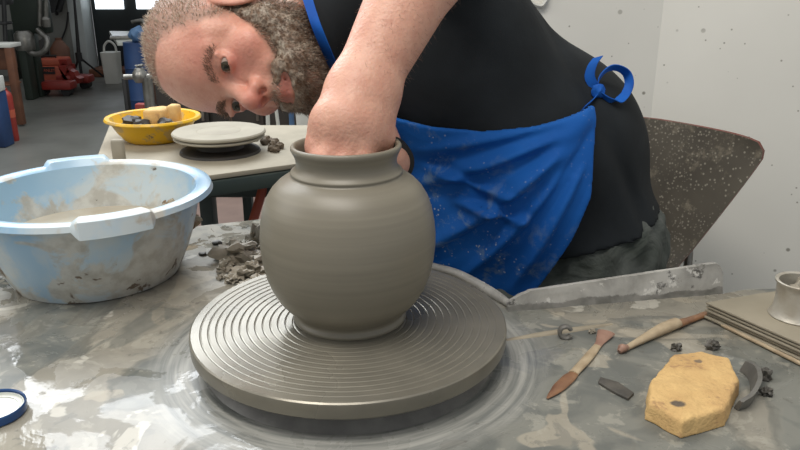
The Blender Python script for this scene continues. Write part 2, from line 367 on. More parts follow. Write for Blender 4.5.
# ------------------------------------------------------------------ distance-field modelling
class Grid:
    def __init__(s, xs, ys, zs):
        s.ax = [np.asarray(a, np.float32) for a in (xs, ys, zs)]; s.F = np.full([len(a) for a in s.ax], .2, np.float32)
    def sub(s, lo, hi):
        sl = []
        for a, l, h in zip(s.ax, lo, hi):
            i0 = max(0, np.searchsorted(a, l)-1); i1 = min(len(a), np.searchsorted(a, h)+1)
            if i1 <= i0: return None
            sl.append(slice(i0, i1))
        return tuple(sl)
    def pts(s, sl):
        return (s.ax[0][sl[0]][:, None, None], s.ax[1][sl[1]][None, :, None], s.ax[2][sl[2]][None, None, :])
    def op(s, lo, hi, f, k=.01, mode='add'):
        m = k+.02; sl = s.sub(np.array(lo)-m, np.array(hi)+m)
        if sl is None: return
        X, Y, Z = s.pts(sl); d = f(X, Y, Z); A = s.F[sl]
        if mode == 'add':
            h = np.maximum(k-np.abs(A-d), 0)/max(k, 1e-6); s.F[sl] = np.minimum(A, d)-h*h*k*.25
        elif mode == 'cut':
            d = -d; h = np.maximum(k-np.abs(A-d), 0)/max(k, 1e-6); s.F[sl] = np.maximum(A, d)+h*h*k*.25
    def cone(s, a, b, ra, rb, k=.01, mode='add', sq=None):      # tapered capsule, optional axis squash
        a = np.array(a, float); b = np.array(b, float); sq = np.array(sq if sq is not None else (1, 1, 1), float)
        R = max(ra, rb)*sq; lo = np.minimum(a, b)-R; hi = np.maximum(a, b)+R
        a2 = a/sq; b2 = b/sq; ab = b2-a2; L = float(ab@ab)+1e-12; ms = float(sq.min())
        def f(X, Y, Z):
            px = X/sq[0]-a2[0]; py = Y/sq[1]-a2[1]; pz = Z/sq[2]-a2[2]
            h = np.clip((px*ab[0]+py*ab[1]+pz*ab[2])/L, 0, 1)
            return (np.sqrt((px-h*ab[0])**2+(py-h*ab[1])**2+(pz-h*ab[2])**2)-(ra+(rb-ra)*h))*ms
        s.op(lo, hi, f, k, mode)
    def ell(s, c, r, B=None, k=.01, mode='add'):                 # ellipsoid, axes = rows of B
        c = np.array(c, float); r = np.array(r, float); B = np.eye(3) if B is None else B
        ext = np.sqrt(((B*r[:, None])**2).sum(0))
        def f(X, Y, Z):
            q = [(X-c[0])*B[i, 0]+(Y-c[1])*B[i, 1]+(Z-c[2])*B[i, 2] for i in range(3)]
            k0 = np.sqrt(sum((q[i]/r[i])**2 for i in range(3))); k1 = np.sqrt(sum((q[i]/r[i]**2)**2 for i in range(3)))+1e-9
            return k0*(k0-1)/k1
        s.op(c-ext, c+ext, f, k, mode)
    def mesh(s, relax=0):
        F = s.F; S = F < 0
        c = np.zeros([n-1 for n in F.shape], np.uint8)
        for i in (0, 1):
            for j in (0, 1):
                for k in (0, 1): c += S[i:F.shape[0]-1+i, j:F.shape[1]-1+j, k:F.shape[2]-1+k]
        act = (c > 0) & (c < 8); I, J, K = np.nonzero(act); N = len(I)
        idx = np.full(act.shape, -1, np.int64); idx[I, J, K] = np.arange(N)
        acc = np.zeros((N, 3)); cnt = np.zeros(N)
        cor = [(i, j, k) for i in (0, 1) for j in (0, 1) for k in (0, 1)]
        val = {q: F[I+q[0], J+q[1], K+q[2]].astype(float) for q in cor}
        for q in cor:
            for ax in range(3):
                if q[ax] == 0:
                    q2 = list(q); q2[ax] = 1; q2 = tuple(q2); a = val[q]; b = val[q2]; m = (a < 0) != (b < 0)
                    t = np.where(m, a/np.where(m, a-b, 1), 0); p = np.empty((N, 3))
                    for d in range(3):
                        ij = (I, J, K)[d]; A = s.ax[d]
                        x0 = A[ij+q[d]]
                        p[:, d] = x0+(A[ij+1]-x0)*t if d == ax else x0
                    acc[m] += p[m]; cnt += m
        V = acc/np.maximum(cnt, 1)[:, None]; faces = []
        for ax in range(3):
            sl0 = [slice(None)]*3; sl1 = [slice(None)]*3; sl0[ax] = slice(0, -1); sl1[ax] = slice(1, None)
            a = S[tuple(sl0)]; b = S[tuple(sl1)]; ch = a != b
            o1, o2 = [(1, 2), (2, 0), (0, 1)][ax]
            g = np.nonzero(ch); g = list(g); ok = (g[o1] > 0) & (g[o2] > 0) & (g[o1] < F.shape[o1]-1) & (g[o2] < F.shape[o2]-1)
            g = [x[ok] for x in g]; ins = a[tuple(g)]
            def cell(d1, d2):
                h = [x.copy() for x in g]; h[o1] -= d1; h[o2] -= d2; return idx[h[0], h[1], h[2]]
            q = np.stack([cell(1, 1), cell(0, 1), cell(0, 0), cell(1, 0)], 1); q = np.where(ins[:, None], q, q[:, ::-1]); faces.append(q)
        Fa = np.concatenate(faces); Fa = Fa[(Fa >= 0).all(1)]
        for _ in range(relax):
            s2 = np.zeros_like(V); n2 = np.zeros(N)
            for i in range(4):
                a = Fa[:, i]; b = Fa[:, (i+1) % 4]
                np.add.at(s2, a, V[b]); np.add.at(n2, a, 1); np.add.at(s2, b, V[a]); np.add.at(n2, b, 1)
            V = .5*V+.5*s2/np.maximum(n2, 1)[:, None]
        return V, Fa
def fastmesh(name, V, F, mat, parent=None, loc=None, label=None):
    base = np.array(origin(parent)) if parent else np.zeros(3); l = np.asarray(loc, float) if loc is not None else base
    me = bpy.data.meshes.new(name); me.vertices.add(len(V)); me.vertices.foreach_set('co', np.asarray(V-l, np.float32).ravel())
    nf = len(F); me.loops.add(nf*4); me.loops.foreach_set('vertex_index', np.asarray(F, np.int32).ravel()); me.polygons.add(nf)
    me.polygons.foreach_set('loop_start', np.arange(nf, dtype=np.int32)*4); me.polygons.foreach_set('use_smooth', np.ones(nf, bool))
    me.update(calc_edges=True); me.validate(); me.materials.append(mat)
    o = bpy.data.objects.new(name, me); COL.objects.link(o); o.location = l-base
    if parent: o.parent = parent
    if label: o['label'] = label
    return o
def poly2d(X, Z, poly):                                          # signed distance to polygon in a plane
    d = np.full(np.broadcast(X, Z).shape, 1e9, np.float32); sgn = np.ones(d.shape, np.float32); n = len(poly)
    for i in range(n):
        ax, az = poly[i]; bx, bz = poly[(i+1) % n]; ex, ez = bx-ax, bz-az
        wx = X-ax; wz = Z-az; h = np.clip((wx*ex+wz*ez)/(ex*ex+ez*ez+1e-12), 0, 1)
        d = np.minimum(d, (wx-h*ex)**2+(wz-h*ez)**2)
        c1 = Z >= az; c2 = Z < bz; c3 = ex*wz > ez*wx
        flip = (c1 & c2 & c3) | (~c1 & ~c2 & ~c3); sgn = np.where(flip, -sgn, sgn)
    return sgn*np.sqrt(d)
def seq(*seg):                                                    # graded axis: (start, end, step) ...
    out = []
    for a, b, h in seg: n = max(1, round((b-a)/h)); out += list(np.linspace(a, b, n, endpoint=False))
    return out+[seg[-1][1]]
# ================================================================== wheel table
tb = [P(-140, 262, TZ), P(195, 226, TZ), P(259, 219, TZ), P(300, 216, TZ), P(352, 240, TZ), P(432, 267, TZ), P(455, 273, TZ), P(478, 284, TZ), P(503, 298, TZ),
      P(723, 293, TZ), P(745, 289, TZ), P(1000, 281, TZ), P(1150, 460, TZ), P(400, 800, TZ), P(-350, 460, TZ)]
v, f = prism([(p[0], p[1]) for p in tb], TZ-.02, TZ, .002)
wt = thing('wheel_table', 'wet clay-smeared grey work table around the turning wheel head', 'table', (0, .768, 0))
part('table_top', v, f, M['table'], wt, sharp=40)
M_rim = M['board']
rim = [P(*q, TZ+.004) for q in ((345, 236), (380, 252), (415, 262), (434, 267), (456, 273), (478, 284), (497, 296), (512, 306))]
v, f = tube(rim, [.004, .005, .0055, .006, .006, .0065, .007, .004], 10, sm=5); part('rim_bead', v, f, M_rim, wt)
for x, y in ((-.75, 1.15), (-.75, .45), (.62, .88), (.62, .45)):
    v, f = box((x, y, .31), (.05, .05, .63), bev=.004); part('leg', v, f, M['bench_frame'], wt)
# ridge of slip along the table behind the tools
rp = [P(506, 340, TZ), P(545, 334, TZ), P(580, 329, TZ), P(612, 324, TZ)]
v, f = tube([p+np.array([0, 0, -.001]) for p in rp], [.003, .0055, .0055, .003], 10, .7, sm=5)
solo('tool_ledge', v, f, M['ledge'], 'low grey slip-covered rod lying on the table in front of the splash board', 'rod')
# splash board
b0, b1 = P(508, 312, TZ), P(723, 294, TZ); b0[2] = b1[2] = TZ
d = (b1-b0); L = np.linalg.norm(d); d /= L; nrm = np.array([-d[1], d[0], 0])
prof = []
N = 60
outl = []
for i in range(N+1):
    s = i/N; x = s*L; h = .024+.020*s
    if x < .03: h = .012+.012*math.sin(x/.03*pi/2)
    if x > L-.014: q = (x-(L-.014))/.014; h -= .014*(1-math.sqrt(max(0, 1-q*q)))
    outl.append((x, h))
V = []; F = []
for side in (0, 1):
    for i, (x, h) in enumerate(outl):
        for j in range(7):
            z = h*j/6; wob = .0012*mnoise.noise(Vector((x*25, j*.7, side*4)))
            V.append(b0+d*x+nrm*(side*.006+wob+z*.22)+np.array([0, 0, z-.002]))
n1 = (N+1)*7
for i in range(N):
    for j in range(6):
        a = i*7+j; F.append((a, a+7, a+8, a+1)); F.append((n1+a+1, n1+a+8, n1+a+7, n1+a))
    a = i*7; F.append((a, n1+a, n1+a+7, a+7)); a = i*7+6; F.append((a, a+7, n1+a+7, n1+a))
for i in (0, N):
    for j in range(6):
        a = i*7+j; F.append((a, a+1, n1+a+1, n1+a) if i == 0 else (a+1, a, n1+a, n1+a+1))
solo('splash_board', V, F, M['board'], 'upright pale grey splash board crusted with clay, in front of the potter legs', 'board', sharp=50)
# crusts of dried slip on the board foot
for i in range(16):
    x = .03+i/16*(L-.07)+random.uniform(-.01, .01); c = b0+d*x-nrm*.002+np.array([0, 0, .001])
# ================================================================== wheel head
WC = (-.0565, .770)
prof = [(0, 0), (.055, 0)]
r = .062
while r < .168:
    prof += [(r, 0), (r+.0006, -.0003), (r+.0012, -.00045), (r+.0018, -.0003), (r+.0024, .0001)]; r += .0083
prof += [(.1728, 0), (.1745, -.0012), (.175, -.004), (.1745, -.016), (.172, -.0185), (.16, -.019), (0, -.019)]
whl = thing('turntable', 'round grooved metal wheel head under the clay vase', 'potter wheel', (WC[0], WC[1], TZ))
HWC = (WC[0], WC[1]-.008)
v, f = lathe(prof, (HWC[0], HWC[1], .6868), 256); part('disc', v, f, M['wheel'], whl, sharp=25)
v, f = lathe([(0, .024), (.148, .024), (.152, .018), (.156, .006), (.162, 0), (0, 0)], (HWC[0], HWC[1], TZ+.0003), 128); part('hub', v, f, M['clay_grey'], whl, sharp=30)
# ================================================================== vase
zz = .0
prof = [(0, 0), (.0625, 0), (.0635, .002), (.0632, .0045), (.0612, .006), (.0605, .0085), (.0625, .012), (.0665, .0165), (.0725, .022), (.0790, .030), (.0852, .042), (.0905, .057), (.0938, .074), (.0952, .090),
        (.0952, .102), (.0938, .116), (.0910, .130), (.0868, .1425), (.0806, .153), (.0735, .1605), (.0665, .1655), (.0612, .1680), (.0592, .1690), (.0588, .1705), (.0596, .1718), (.0590, .1732), (.0562, .1752), (.0540, .1785), (.0532, .182),
        (.0534, .1860), (.0548, .1905), (.0568, .1945), (.0582, .1972), (.0582, .1998), (.0570, .2015), (.0550, .2018), (.0532, .2005), (.0520, .197), (.0505, .190), (.0498, .182), (.0510, .176),
        (.056, .169), (.066, .162), (.076, .152), (.084, .139), (.0890, .120), (.0902, .100), (.0885, .075), (.082, .048), (.068, .022), (.055, .010), (0, .008)]
# slight hand-thrown wobble of the rim
def wob(j, a, r, z):
    if z > .15: z = z+(z-.15)/.05*(.0008*math.sin(a+2.2)); r = r*(1+.004*math.sin(2*a))
    return r, z
v, f = lathe([(r, z*.982) for r, z in prof], (WC[0], WC[1], .687), 160, wob)
solo('clay_vase', v, f, M['vase'], 'round wet brown-grey clay vase with a flared neck on the wheel', 'vase', sharp=60)
# ================================================================== blue basin
bz = TZ
bc = P(88, 190, bz+.125)
BR, BB, H = .160, .112, .125
rb = P(60, 302, bz)
bc[0], bc[1] = -.433, 1.0
ha_f = math.radians(-58); ha_b = math.radians(117)
def hmask(a):
    def m(a0, w):
        x = abs((a-a0+pi) % (2*pi)-pi); return min(1, max(0, (w-x)/.05))
    return max(m(ha_f, .30), m(ha_b, .30))
bp = []
for i in range(13):
    s = i/12; bp.append((BB+(BR-.012-BB)*(1-(1-s)**1.7), H*.95*s+.001))
bas = [(0, .001)]+bp+[(BR-.011, H*.955), (BR-.001, H*.968), (BR+.004, H*.96), (BR+.007, H*.93), (BR+.0085, H*.935), (BR+.006, H*.99), (BR+.001, H*1.008), (BR-.009, H*1.0), (BR-.0145, H*.965)]
bas += [(r_-.0035, z_+.002) for r_, z_ in bp[::-1]]+[(0, .0045)]
nlip0 = 1+len(bp)
def bfn(j, a, r, z):
    m = hmask(a)
    if nlip0 <= j <= nlip0+8:
        k = j-nlip0
        if k in (2, 3, 4, 5, 6): r += .010*m
        if k in (3, 4): z -= .008*m
        if k in (5, 6, 7): z += .0065*m
        if k == 7: r += .002*m
    r *= 1+.0*math.cos(2*a)
    return r, z
v, f = lathe(bas, (bc[0], bc[1], bz), 220, bfn)
bt = thing('blue_basin', 'large pale blue plastic basin splashed with clay, at the left of the wheel', 'basin', (bc[0], bc[1], bz))
part('shell', v, f, M['basin'], bt, sharp=35)
v, f = lathe([(0, .058), (.10, .058), (.10, .056), (0, .056)], (bc[0], bc[1], bz), 96)
# keep the water inside the wall
wr = BB+(BR-.012-BB)*(1-(1-.058/(H*.95))**1.7)-.0045
v, f = lathe([(0, .058), (wr, .058), (wr-.002, .055), (0, .055)], (bc[0], bc[1], bz), 96)
part('slip_water', v, f, M['slip'], bt, label='cloudy beige slip water inside the basin')
Vs = []
for i in range(26):
    a = math.radians(random.uniform(12, 66)); r_ = wr+.006+random.uniform(-.01, .002); c = (bc[0]+r_*math.cos(a), bc[1]+r_*math.sin(a), bz+.060+random.uniform(0, .012))
    Vs.append(blob(c, (random.uniform(.006, .014), random.uniform(.003, .006), random.uniform(.003, .007)), .5, 2.5, i, 2))
v, f = join(*Vs); part('dried_slip', v, f, M['muck'], bt, label='brown dried slip on the inner wall')
# ================================================================== jar lid lower left
lc = P(-6, 414, TZ)
ld = thing('jar_lid', 'white jar lid with a dark blue rim, lying upside down at the lower left', 'lid', lc)
v, f = lathe([(0, .0), (.028, 0), (.0300, .0015), (.0304, .009), (.0296, .0105), (.0286, .0095), (.0284, .004), (.0275, .0035), (0, .0035)], tuple(lc), 96); part('rim', v, f, M['lid_blue'], ld, sharp=30)
v, f = lathe([(0, .0036), (.0255, .0036), (.027, .0042), (.0278, .0075), (.0270, .0078), (.0262, .0055), (.0240, .0046), (.0238, .0056), (.0225, .0056), (.022, .0045), (0, .0045)], tuple(lc), 96); part('liner', v, f, M['lid_white'], ld, sharp=30, label='white inner disc of the lid')
# ================================================================== sponge
poly = [(673, 353), (701, 349), (730, 356), (739, 378), (726, 408), (683, 420), (648, 402), (650, 379)]
SH = .020
pp = [P(x, y, TZ+SH) for x, y in poly]; pl = [(p[0], p[1]) for p in pp]; cxs = sum(p[0] for p in pl)/8; cys = sum(p[1] for p in pl)/8
pl = [(cxs+(p[0]-cxs)*.985, cys+(p[1]-cys)*.985) for p in pl]
g = Grid(np.arange(cxs-.075, cxs+.075, .0012), np.arange(cys-.075, cys+.075, .0012), np.arange(TZ-.006, TZ+SH+.008, .0011))
X, Y = g.ax[0][:, None], g.ax[1][None, :]; d2 = poly2d(X, Y, pl)
nz = np.zeros((len(g.ax[0]), len(g.ax[1])), np.float32); ne = nz.copy()
for i, x in enumerate(g.ax[0]):
    for j, y in enumerate(g.ax[1]):
        if i % 2 == 0 and j % 2 == 0:
            nz[i:i+2, j:j+2] = .0022*mnoise.noise(Vector((x*45, y*45, 1)))+.0008*mnoise.noise(Vector((x*190, y*190, 5))); ne[i:i+2, j:j+2] = .0016*mnoise.noise(Vector((x*80, y*80, 9)))
Z = g.ax[2][None, None, :]
flare = (Z-TZ)/SH
dd = d2[:, :, None]+ne[:, :, None]-.002*(1-flare)*1.0
top = Z-(TZ+SH-.001+nz[:, :, None]-.003*np.clip((Y[:, :, None]-cys+.03)/.06, 0, 1)*0)
A = np.maximum(dd, top); h = np.maximum(.004-np.abs(dd-top), 0)/.004; A = A+h*h*.001
g.F[:] = np.maximum(A, TZ+.0004-Z)
v, f = g.mesh(1); so = fastmesh('sponge', v, f, M['sponge'], loc=(cxs, cys, TZ)); tag(so, 'yellow clay-stained cut sponge on the table at the lower right', 'sponge')
# ================================================================== clay curl behind the sponge
c0 = [P(*q, TZ+.001) for q in ((736, 409), (746, 405), (753, 393), (751, 379), (742, 370))]
V = [];
pts = catmull(c0, 6); F = []
for i, p in enumerate(pts):
    t_ = i/(len(pts)-1); hh = .011+.006*math.sin(pi*t_); tn = pts[min(i+1, len(pts)-1)]-pts[max(i-1, 0)]; tn /= np.linalg.norm(tn); nn = np.array([tn[1], -tn[0], 0])
    for a, b, l in ((-1, 0, 0), (1, 0, 0), (1.2, 1, 1), (-.4, 1, 1)): V.append(p+nn*.0028*a+np.array([0, 0, hh*b])+nn*l*.003)
for i in range(len(pts)-1):
    for k in range(4): k2 = (k+1) % 4; F.append((i*4+k, i*4+k2, (i+1)*4+k2, (i+1)*4+k))
n_ = (len(pts)-1)*4; F += [(3, 2, 1, 0), (n_, n_+1, n_+2, n_+3)]
solo('clay_curl', V, F, M['clay_grey'], 'dark grey curved strip of clay standing behind the yellow sponge', 'clay')
# ================================================================== crumbs on the right
for (px, py, r, s, lab) in ((764, 379, .007, 1, 'pointed dark clay crumb, the upper of two right of the sponge'), (766, 395, .0065, 2, 'rounded dark clay crumb, the lower of two right of the sponge'),
                            (676, 350, .006, 3, 'small dark clay crumb behind the left corner of the sponge'), (712, 349, .007, 4, 'dark clay crumb behind the right corner of the sponge'),
                            (592, 333, .004, 6, 'tiny pale clay crumb beside the small grey ring')):
    p = P(px, py, TZ); v, f = blob(p+np.array([0, 0, r*.6]), (r, r*.8, r*(1.2 if s == 1 else .8)), .55, 2.2, s, 3, floor=TZ)
    solo('clay_crumb', v, f, M['clay_dark'] if s < 5 else M['clay_scrap'], lab, 'clay')
p = [P(*q, TZ) for q in ((600, 379), (618, 384), (634, 395), (628, 401), (612, 393), (598, 384))]
v, f = prism([(q[0], q[1]) for q in p], TZ-.0005, TZ+.003, .001); solo('clay_shaving', v, f, M['clay_dark'], 'flat torn dark clay shaving on the table left of the sponge', 'clay')
# small ring on the ledge
rc = P(565, 331, TZ+.008); V = []; F = []
for i in range(32):
    a = 2*pi*i/32*.86
    for j in range(10):
        b = 2*pi*j/10; rr = .0068+.0026*math.cos(b); V.append((rc[0]+rr*math.cos(a+.5), rc[1]-.003+.004*math.sin(b)+.2*rr*math.sin(a), rc[2]+rr*math.sin(a+.5)))
for i in range(31):
    for j in range(10): F.append((i*10+j, (i+1)*10+j, (i+1)*10+(j+1) % 10, i*10+(j+1) % 10))
F += [list(range(10)), [31*10+j for j in range(10)][::-1]]
solo('clay_ring', V, F, M['clay_grey'], 'small curled grey clay ring at the end of the ledge rod', 'ring')
# ================================================================== wooden tools
def along(a, b, ss, rs, flat, lift=.0): return [a+(b-a)*s+np.array([0, 0, r*flat+lift]) for s, r in zip(ss, rs)], rs
a, b = P(547, 400, TZ), P(606, 335, TZ); a[2] = b[2] = TZ
kn = thing('wooden_knife', 'flat wooden modelling knife with a curved brown blade, left of the sponge', 'tool', (a+b)/2)
bow_ = np.array([.004, -.001, 0])
def seg_tool(a, b, s0, s1, tab, flat, bend, mat, nm, root, lab=None):
    n = 16; pts = []; rs = []
    for i in range(n+1):
        s = s0+(s1-s0)*i/n; r = float(np.interp(s, [t[0] for t in tab], [t[1] for t in tab])); fl = max(r*flat, .0016)
        pts.append(a+(b-a)*s+bend*math.sin(s*pi)+np.array([0, 0, fl+.0003])); rs.append(r)
    v, f = tube(pts, rs, 16, flat); part(nm, v, f, mat, root, label=lab)
tab = [(0, .001), (.05, .0035), (.15, .0068), (.28, .0072), (.36, .0052), (.5, .0056), (.65, .0056), (.76, .0046), (.84, .0048), (.93, .008), (1, .0105)]
seg_tool(a, b, 0, .36, tab, .3, bow_, M['wood_brown'], 'blade', kn, 'wet brown curved blade')
seg_tool(a, b, .35, .78, tab, .42, bow_, M['wood_pale'], 'grip', kn, 'pale clay-dusted grip')
seg_tool(a, b, .77, 1, tab, .3, bow_, M['wood_pink'], 'end', kn, 'flared pinkish end')
a, b = P(619, 354, TZ), P(710, 315, TZ); a[2] = b[2] = TZ
ks = thing('wooden_throwing_stick', 'round wooden tool with a knob end, pointing at the stacked boards', 'tool', (a+b)/2)
tab2 = [(0, .0028), (.03, .0055), (.055, .0042), (.08, .0036), (.2, .0048), (.45, .0078), (.6, .0078), (.72, .0058), (.85, .0048), (.95, .0052), (1, .003)]
seg_tool(a, b, .06, .62, tab2, .8, bow_*0+np.array([0, .004, 0]), M['wood_pale'], 'handle', ks)
seg_tool(a, b, .61, 1, tab2, .6, bow_*0+np.array([0, .004, 0]), M['wood_brown'], 'tip', ks, 'reddish brown tip')
seg_tool(a, b, 0, .075, tab2, .95, bow_*0+np.array([0, .004, 0]), M['wood_pink'], 'knob', ks, 'pinkish knob')
# ================================================================== stack of thin boards + tin
zt = TZ+.0215
c1 = P(706, 303, zt); c2 = P(860, 370, zt); c3 = P(1000, 330, zt); c4 = P(800, 288, zt); c4b = P(758, 294, zt)
for i in range(5):
    top = TZ+.0008+.0043*(i+1); jit = (4-i)*.0007
    pl = [(p[0]+jit*(1 if i % 2 else -.6)+(.004-i*.001 if k == 1 else 0), p[1]-jit*2.2*(1 if k == 1 else .3)) for k, p in enumerate((c1, c2, c3, c4, c4b))]
    v, f = prism(pl, top-.0026, top, .0005)
    lab = ['lowest', 'second from the bottom', 'middle', 'second from the top', 'topmost'][i]
    solo('thin_board', v, f, M['bench_top'], 'thin clay-covered board under the tin at the right, %s of the stack' % lab, 'board', 'stacked thin boards at the right')
sk0, sk1 = P(722, 325, TZ+.003), P(830, 378, TZ+.003)
v, f = tube([sk0, sk1], [.0022, .0026], 10); solo('pale_stick', v, f, M['wood_pale'], 'thin pale stick lying along the front of the stacked boards', 'stick')
tc = P(801, 320, TZ+.0222)
tc[1] += .012
tn = thing('tin_pot', 'small clay-smeared metal pot on the stacked boards at the right edge', 'pot', tc)
v, f = lathe([(0, 0), (.030, 0), (.031, .0015), (.028, .005), (.0265, .010), (.0258, .02), (.0258, .028), (.0262, .034), (.0264, .039), (.0285, .042), (.0288, .0445), (.0275, .0455), (.0245, .044), (.0243, .035), (.0243, .008), (0, .006)], tuple(tc), 80)
part('body', v, f, M['tin'], tn, sharp=35)
Vs = [blob(tc+np.array([random.uniform(-.012, .012), random.uniform(-.012, .012), .031+random.uniform(0, .005)]), .010, .5, 2, i+40, 2) for i in range(5)]
v, f = join(*Vs); part('clay_filling', v, f, M['clay_scrap'], tn)
v, f = lathe([(.0244, .0), (.0244, .036), (0, .036), (0, 0)][::-1], (tc[0], tc[1], tc[2]+.002), 48)
# ================================================================== clay scraps behind the vase
hp = []
random.seed(11)
big = [((237, 256), .024, (1.25, .8, .75)), ((256, 243), .015, (.8, .8, 1.2)), ((224, 268), .010, (1, 1, .8)), ((240, 275), .013, (1, .9, .7)), ((252, 270), .014, (1, .9, .8)), ((262, 262), .014, (1, 1, .8)), ((248, 284), .010, (1.2, 1, .6)), ((232, 279), .009, (1.1, .9, .7)), ((258, 280), .010, (1, 1, .7)), ((266, 250), .012, (1, 1, .9)), ((228, 262), .009, (1, 1, .8)), ((268, 272), .011, (1, 1, .7)), ((243, 247), .009, (1, 1, .8)), ((222, 275), .006, (1, 1, .6)), ((238, 287), .006, (1.3, 1, .5)), ((270, 262), .01, (1, 1, .8))]
for i, (q, r, s) in enumerate(big):
    p = P(q[0], q[1]+3, TZ); v, f = blob(p+np.array([0, 0, r*s[2]*.55]), (r*s[0], r*s[1], r*s[2]), .75, 2.0, i+5, 3, floor=TZ+.0002)
    lab = 'irregular grey clay scrap in the heap between the blue basin and the vase'
    if i == 0: lab = 'largest chunk of grey clay in the heap beside the vase'
    solo('clay_scrap', v, f, M['clay_scrap'], lab, 'clay', None if i == 0 else 'clay scraps heaped beside the vase', sharp=35)
for (q, r, s, lab) in (((217, 244), .006, 31, 'small dark crumb on the table behind the clay heap, the farther of two'), ((203, 255), .0045, 32, 'small dark crumb on the table near the basin, the nearer of two')):
    p = P(q[0], q[1], TZ); v, f = blob(p+np.array([0, 0, r*.4]), (r*1.3, r, r*.7), .4, 2, s, 2, floor=TZ); solo('clay_crumb', v, f, M['clay_dark'], lab, 'clay')
# ================================================================== chair the potter sits on
ch = thing('moulded_chair', 'dark clay-splashed moulded chair behind the potter, against the white wall', 'chair', (.40, 1.30, 0))
TL = np.array([.335, 1.62, .775]); TR = np.array([.657, 1.325, .748]); dirn = (TR-TL); cxm = (TR+TL)/2; ww = np.linalg.norm(dirn[:2]); dx = np.array([dirn[0], dirn[1], 0])/ww; nb = np.array([-dx[1], dx[0], 0]);
if nb[0] < 0: nb = -nb            # points away from the sitter
V = []; F = []; nu, nv = 24, 20
for side in (0, 1):
    for j in range(nv+1):
        s = j/nv; z = .765-.30*s
        right = ww/2-.128*max(0, (s-.10)/.9)**1.05+(-.012*(1-s/.06)**2 if s < .06 else 0)
        for i in range(nu+1):
            u = i/nu*2-1; uu = u; zz = z+(.004*(1-abs(u))*(1-s)) - (.006*abs(u)**8*(1-s))
            x = uu*right; curve = .035*(1-u*u)*(1-.4*s)+.06*max(0, s-.75)*-1.2
            p = np.array([cxm[0], cxm[1], zz])+dx*x+nb*(curve-.05*s+.0-side*-.011); V.append(p)
n1 = (nu+1)*(nv+1)
for j in range(nv):
    for i in range(nu):
        a = j*(nu+1)+i; F.append((a, a+1, a+nu+2, a+nu+1)); F.append((n1+a+nu+1, n1+a+nu+2, n1+a+1, n1+a))
E = []
for i in range(nu): a = i; E.append((a, n1+a, n1+a+1, a+1)); a = nv*(nu+1)+i; E.append((a+1, n1+a+1, n1+a, a))
for j in range(nv): a = j*(nu+1); E.append((a+nu+1, n1+a+nu+1, n1+a, a)); a = j*(nu+1)+nu; E.append((a, n1+a, n1+a+nu+1, a+nu+1))
o = part('backrest', V, F+E, [M['chair'], M['red_edge']], ch, sharp=40)
for k, pl_ in enumerate(o.data.polygons):
    if k >= len(F): pl_.material_index = 1
sc_ = cxm-nb*.24; sc_[2] = .465
rz = math.atan2(dx[1], dx[0])
v, f = box(tuple(sc_), (.40, .40, .02), rz, .009); part('seat', v, f, M['chair'], ch)
for a_, b_ in ((-1, -1), (1, -1), (-1, 1), (1, 1)):
    t0 = sc_+dx*.15*a_+nb*.16*b_; t1 = sc_+dx*.19*a_+nb*.20*b_; t1[2] = 0; v, f = tube([t0, t1], .011, 12); part('leg', v, f, M['steel'], ch)
for a_ in (-1, 1):
    p0 = sc_+dx*.10*a_+nb*.15; p1 = cxm+dx*.10*a_+nb*.012; p1[2] = .50; p2 = cxm+dx*.08*a_+nb*.05; p2[2] = .6; p0[2] = .445; p1[2] = .455
    v, f = tube([p0, (p0+p1)/2+np.array([0, 0, 0]), p1+nb*.02, p2], .009, 10, sm=5); part('back_support', v, f, M['steel'], ch)
# ================================================================== second wheel bench in the mid distance
Z2 = .62
q1, q2, q3, q4 = P(93, 164, Z2), P(330, 157, Z2), P(330, 128, Z2), P(112, 128, Z2)
f1 = P(208, 180, Z2); f2 = P(300, 165, Z2)
fl = P(93, 166, Z2); fr = np.array([-.10, f2[1]-.02, 0]); ta = (f2-f1)/(f2[0]-f1[0])
fl = f1+ta*(P(93, 185, Z2)[0]-f1[0]); fr = f1+ta*(-.10-f1[0])
bk = 2.18
lf = P(92, 160, Z2)
cl = P(83, 192, Z2)
poly_b = [(cl[0], cl[1]), (fr[0], fr[1]), (-.06, bk), (P(104, 128, Z2)[0], bk)]
bn = thing('throwing_bench', 'clay-dusted bench with a dark green frame behind the blue basin', 'bench', (-.45, 1.9, 0))
v, f = prism(poly_b, Z2-.012, Z2, .002); part('bench_top', v, f, M['bench_top'], bn)
def inset(pl, k):
    cx_ = sum(p[0] for p in pl)/len(pl); cy_ = sum(p[1] for p in pl)/len(pl); return [(cx_+(p[0]-cx_)*k, cy_+(p[1]-cy_)*k) for p in pl]
pi_ = inset(poly_b, .985)
for i in range(4):
    a = np.array(pi_[i]); b = np.array(pi_[(i+1) % 4]); m_ = (a+b)/2; L_ = np.linalg.norm(b-a); v, f = box((m_[0], m_[1], Z2-.031), (L_, .02, .034), math.atan2(b[1]-a[1], b[0]-a[0]), .003); part('rail', v, f, M['bench_frame'], bn)
pi2 = inset(poly_b, .93)
for x, y in pi2: v, f = box((x, y, (Z2-.03)/2), (.045, .045, Z2-.03), 0, .004); part('leg', v, f, M['bench_frame'], bn)
pm = Q(248, 200, 2.0); v, f = box((pm[0], 2.0, .29), (.026, .03, .57), 0, .004); part('leg', v, f, M['bench_frame'], bn)
v, f = box((-.42, 1.95, .53), (.3, .25, .05), .02, .004); part('motor_housing', v, f, M['bench_frame'], bn)
hb = P(118, 160, Z2); v, f = box((hb[0], hb[1]+.01, Z2+.018), (.030, .018, .062), 0, .006, seg=3); part('clamp_tab', v, f, M['bat'], bn, label='pale rounded tab at the front left corner')
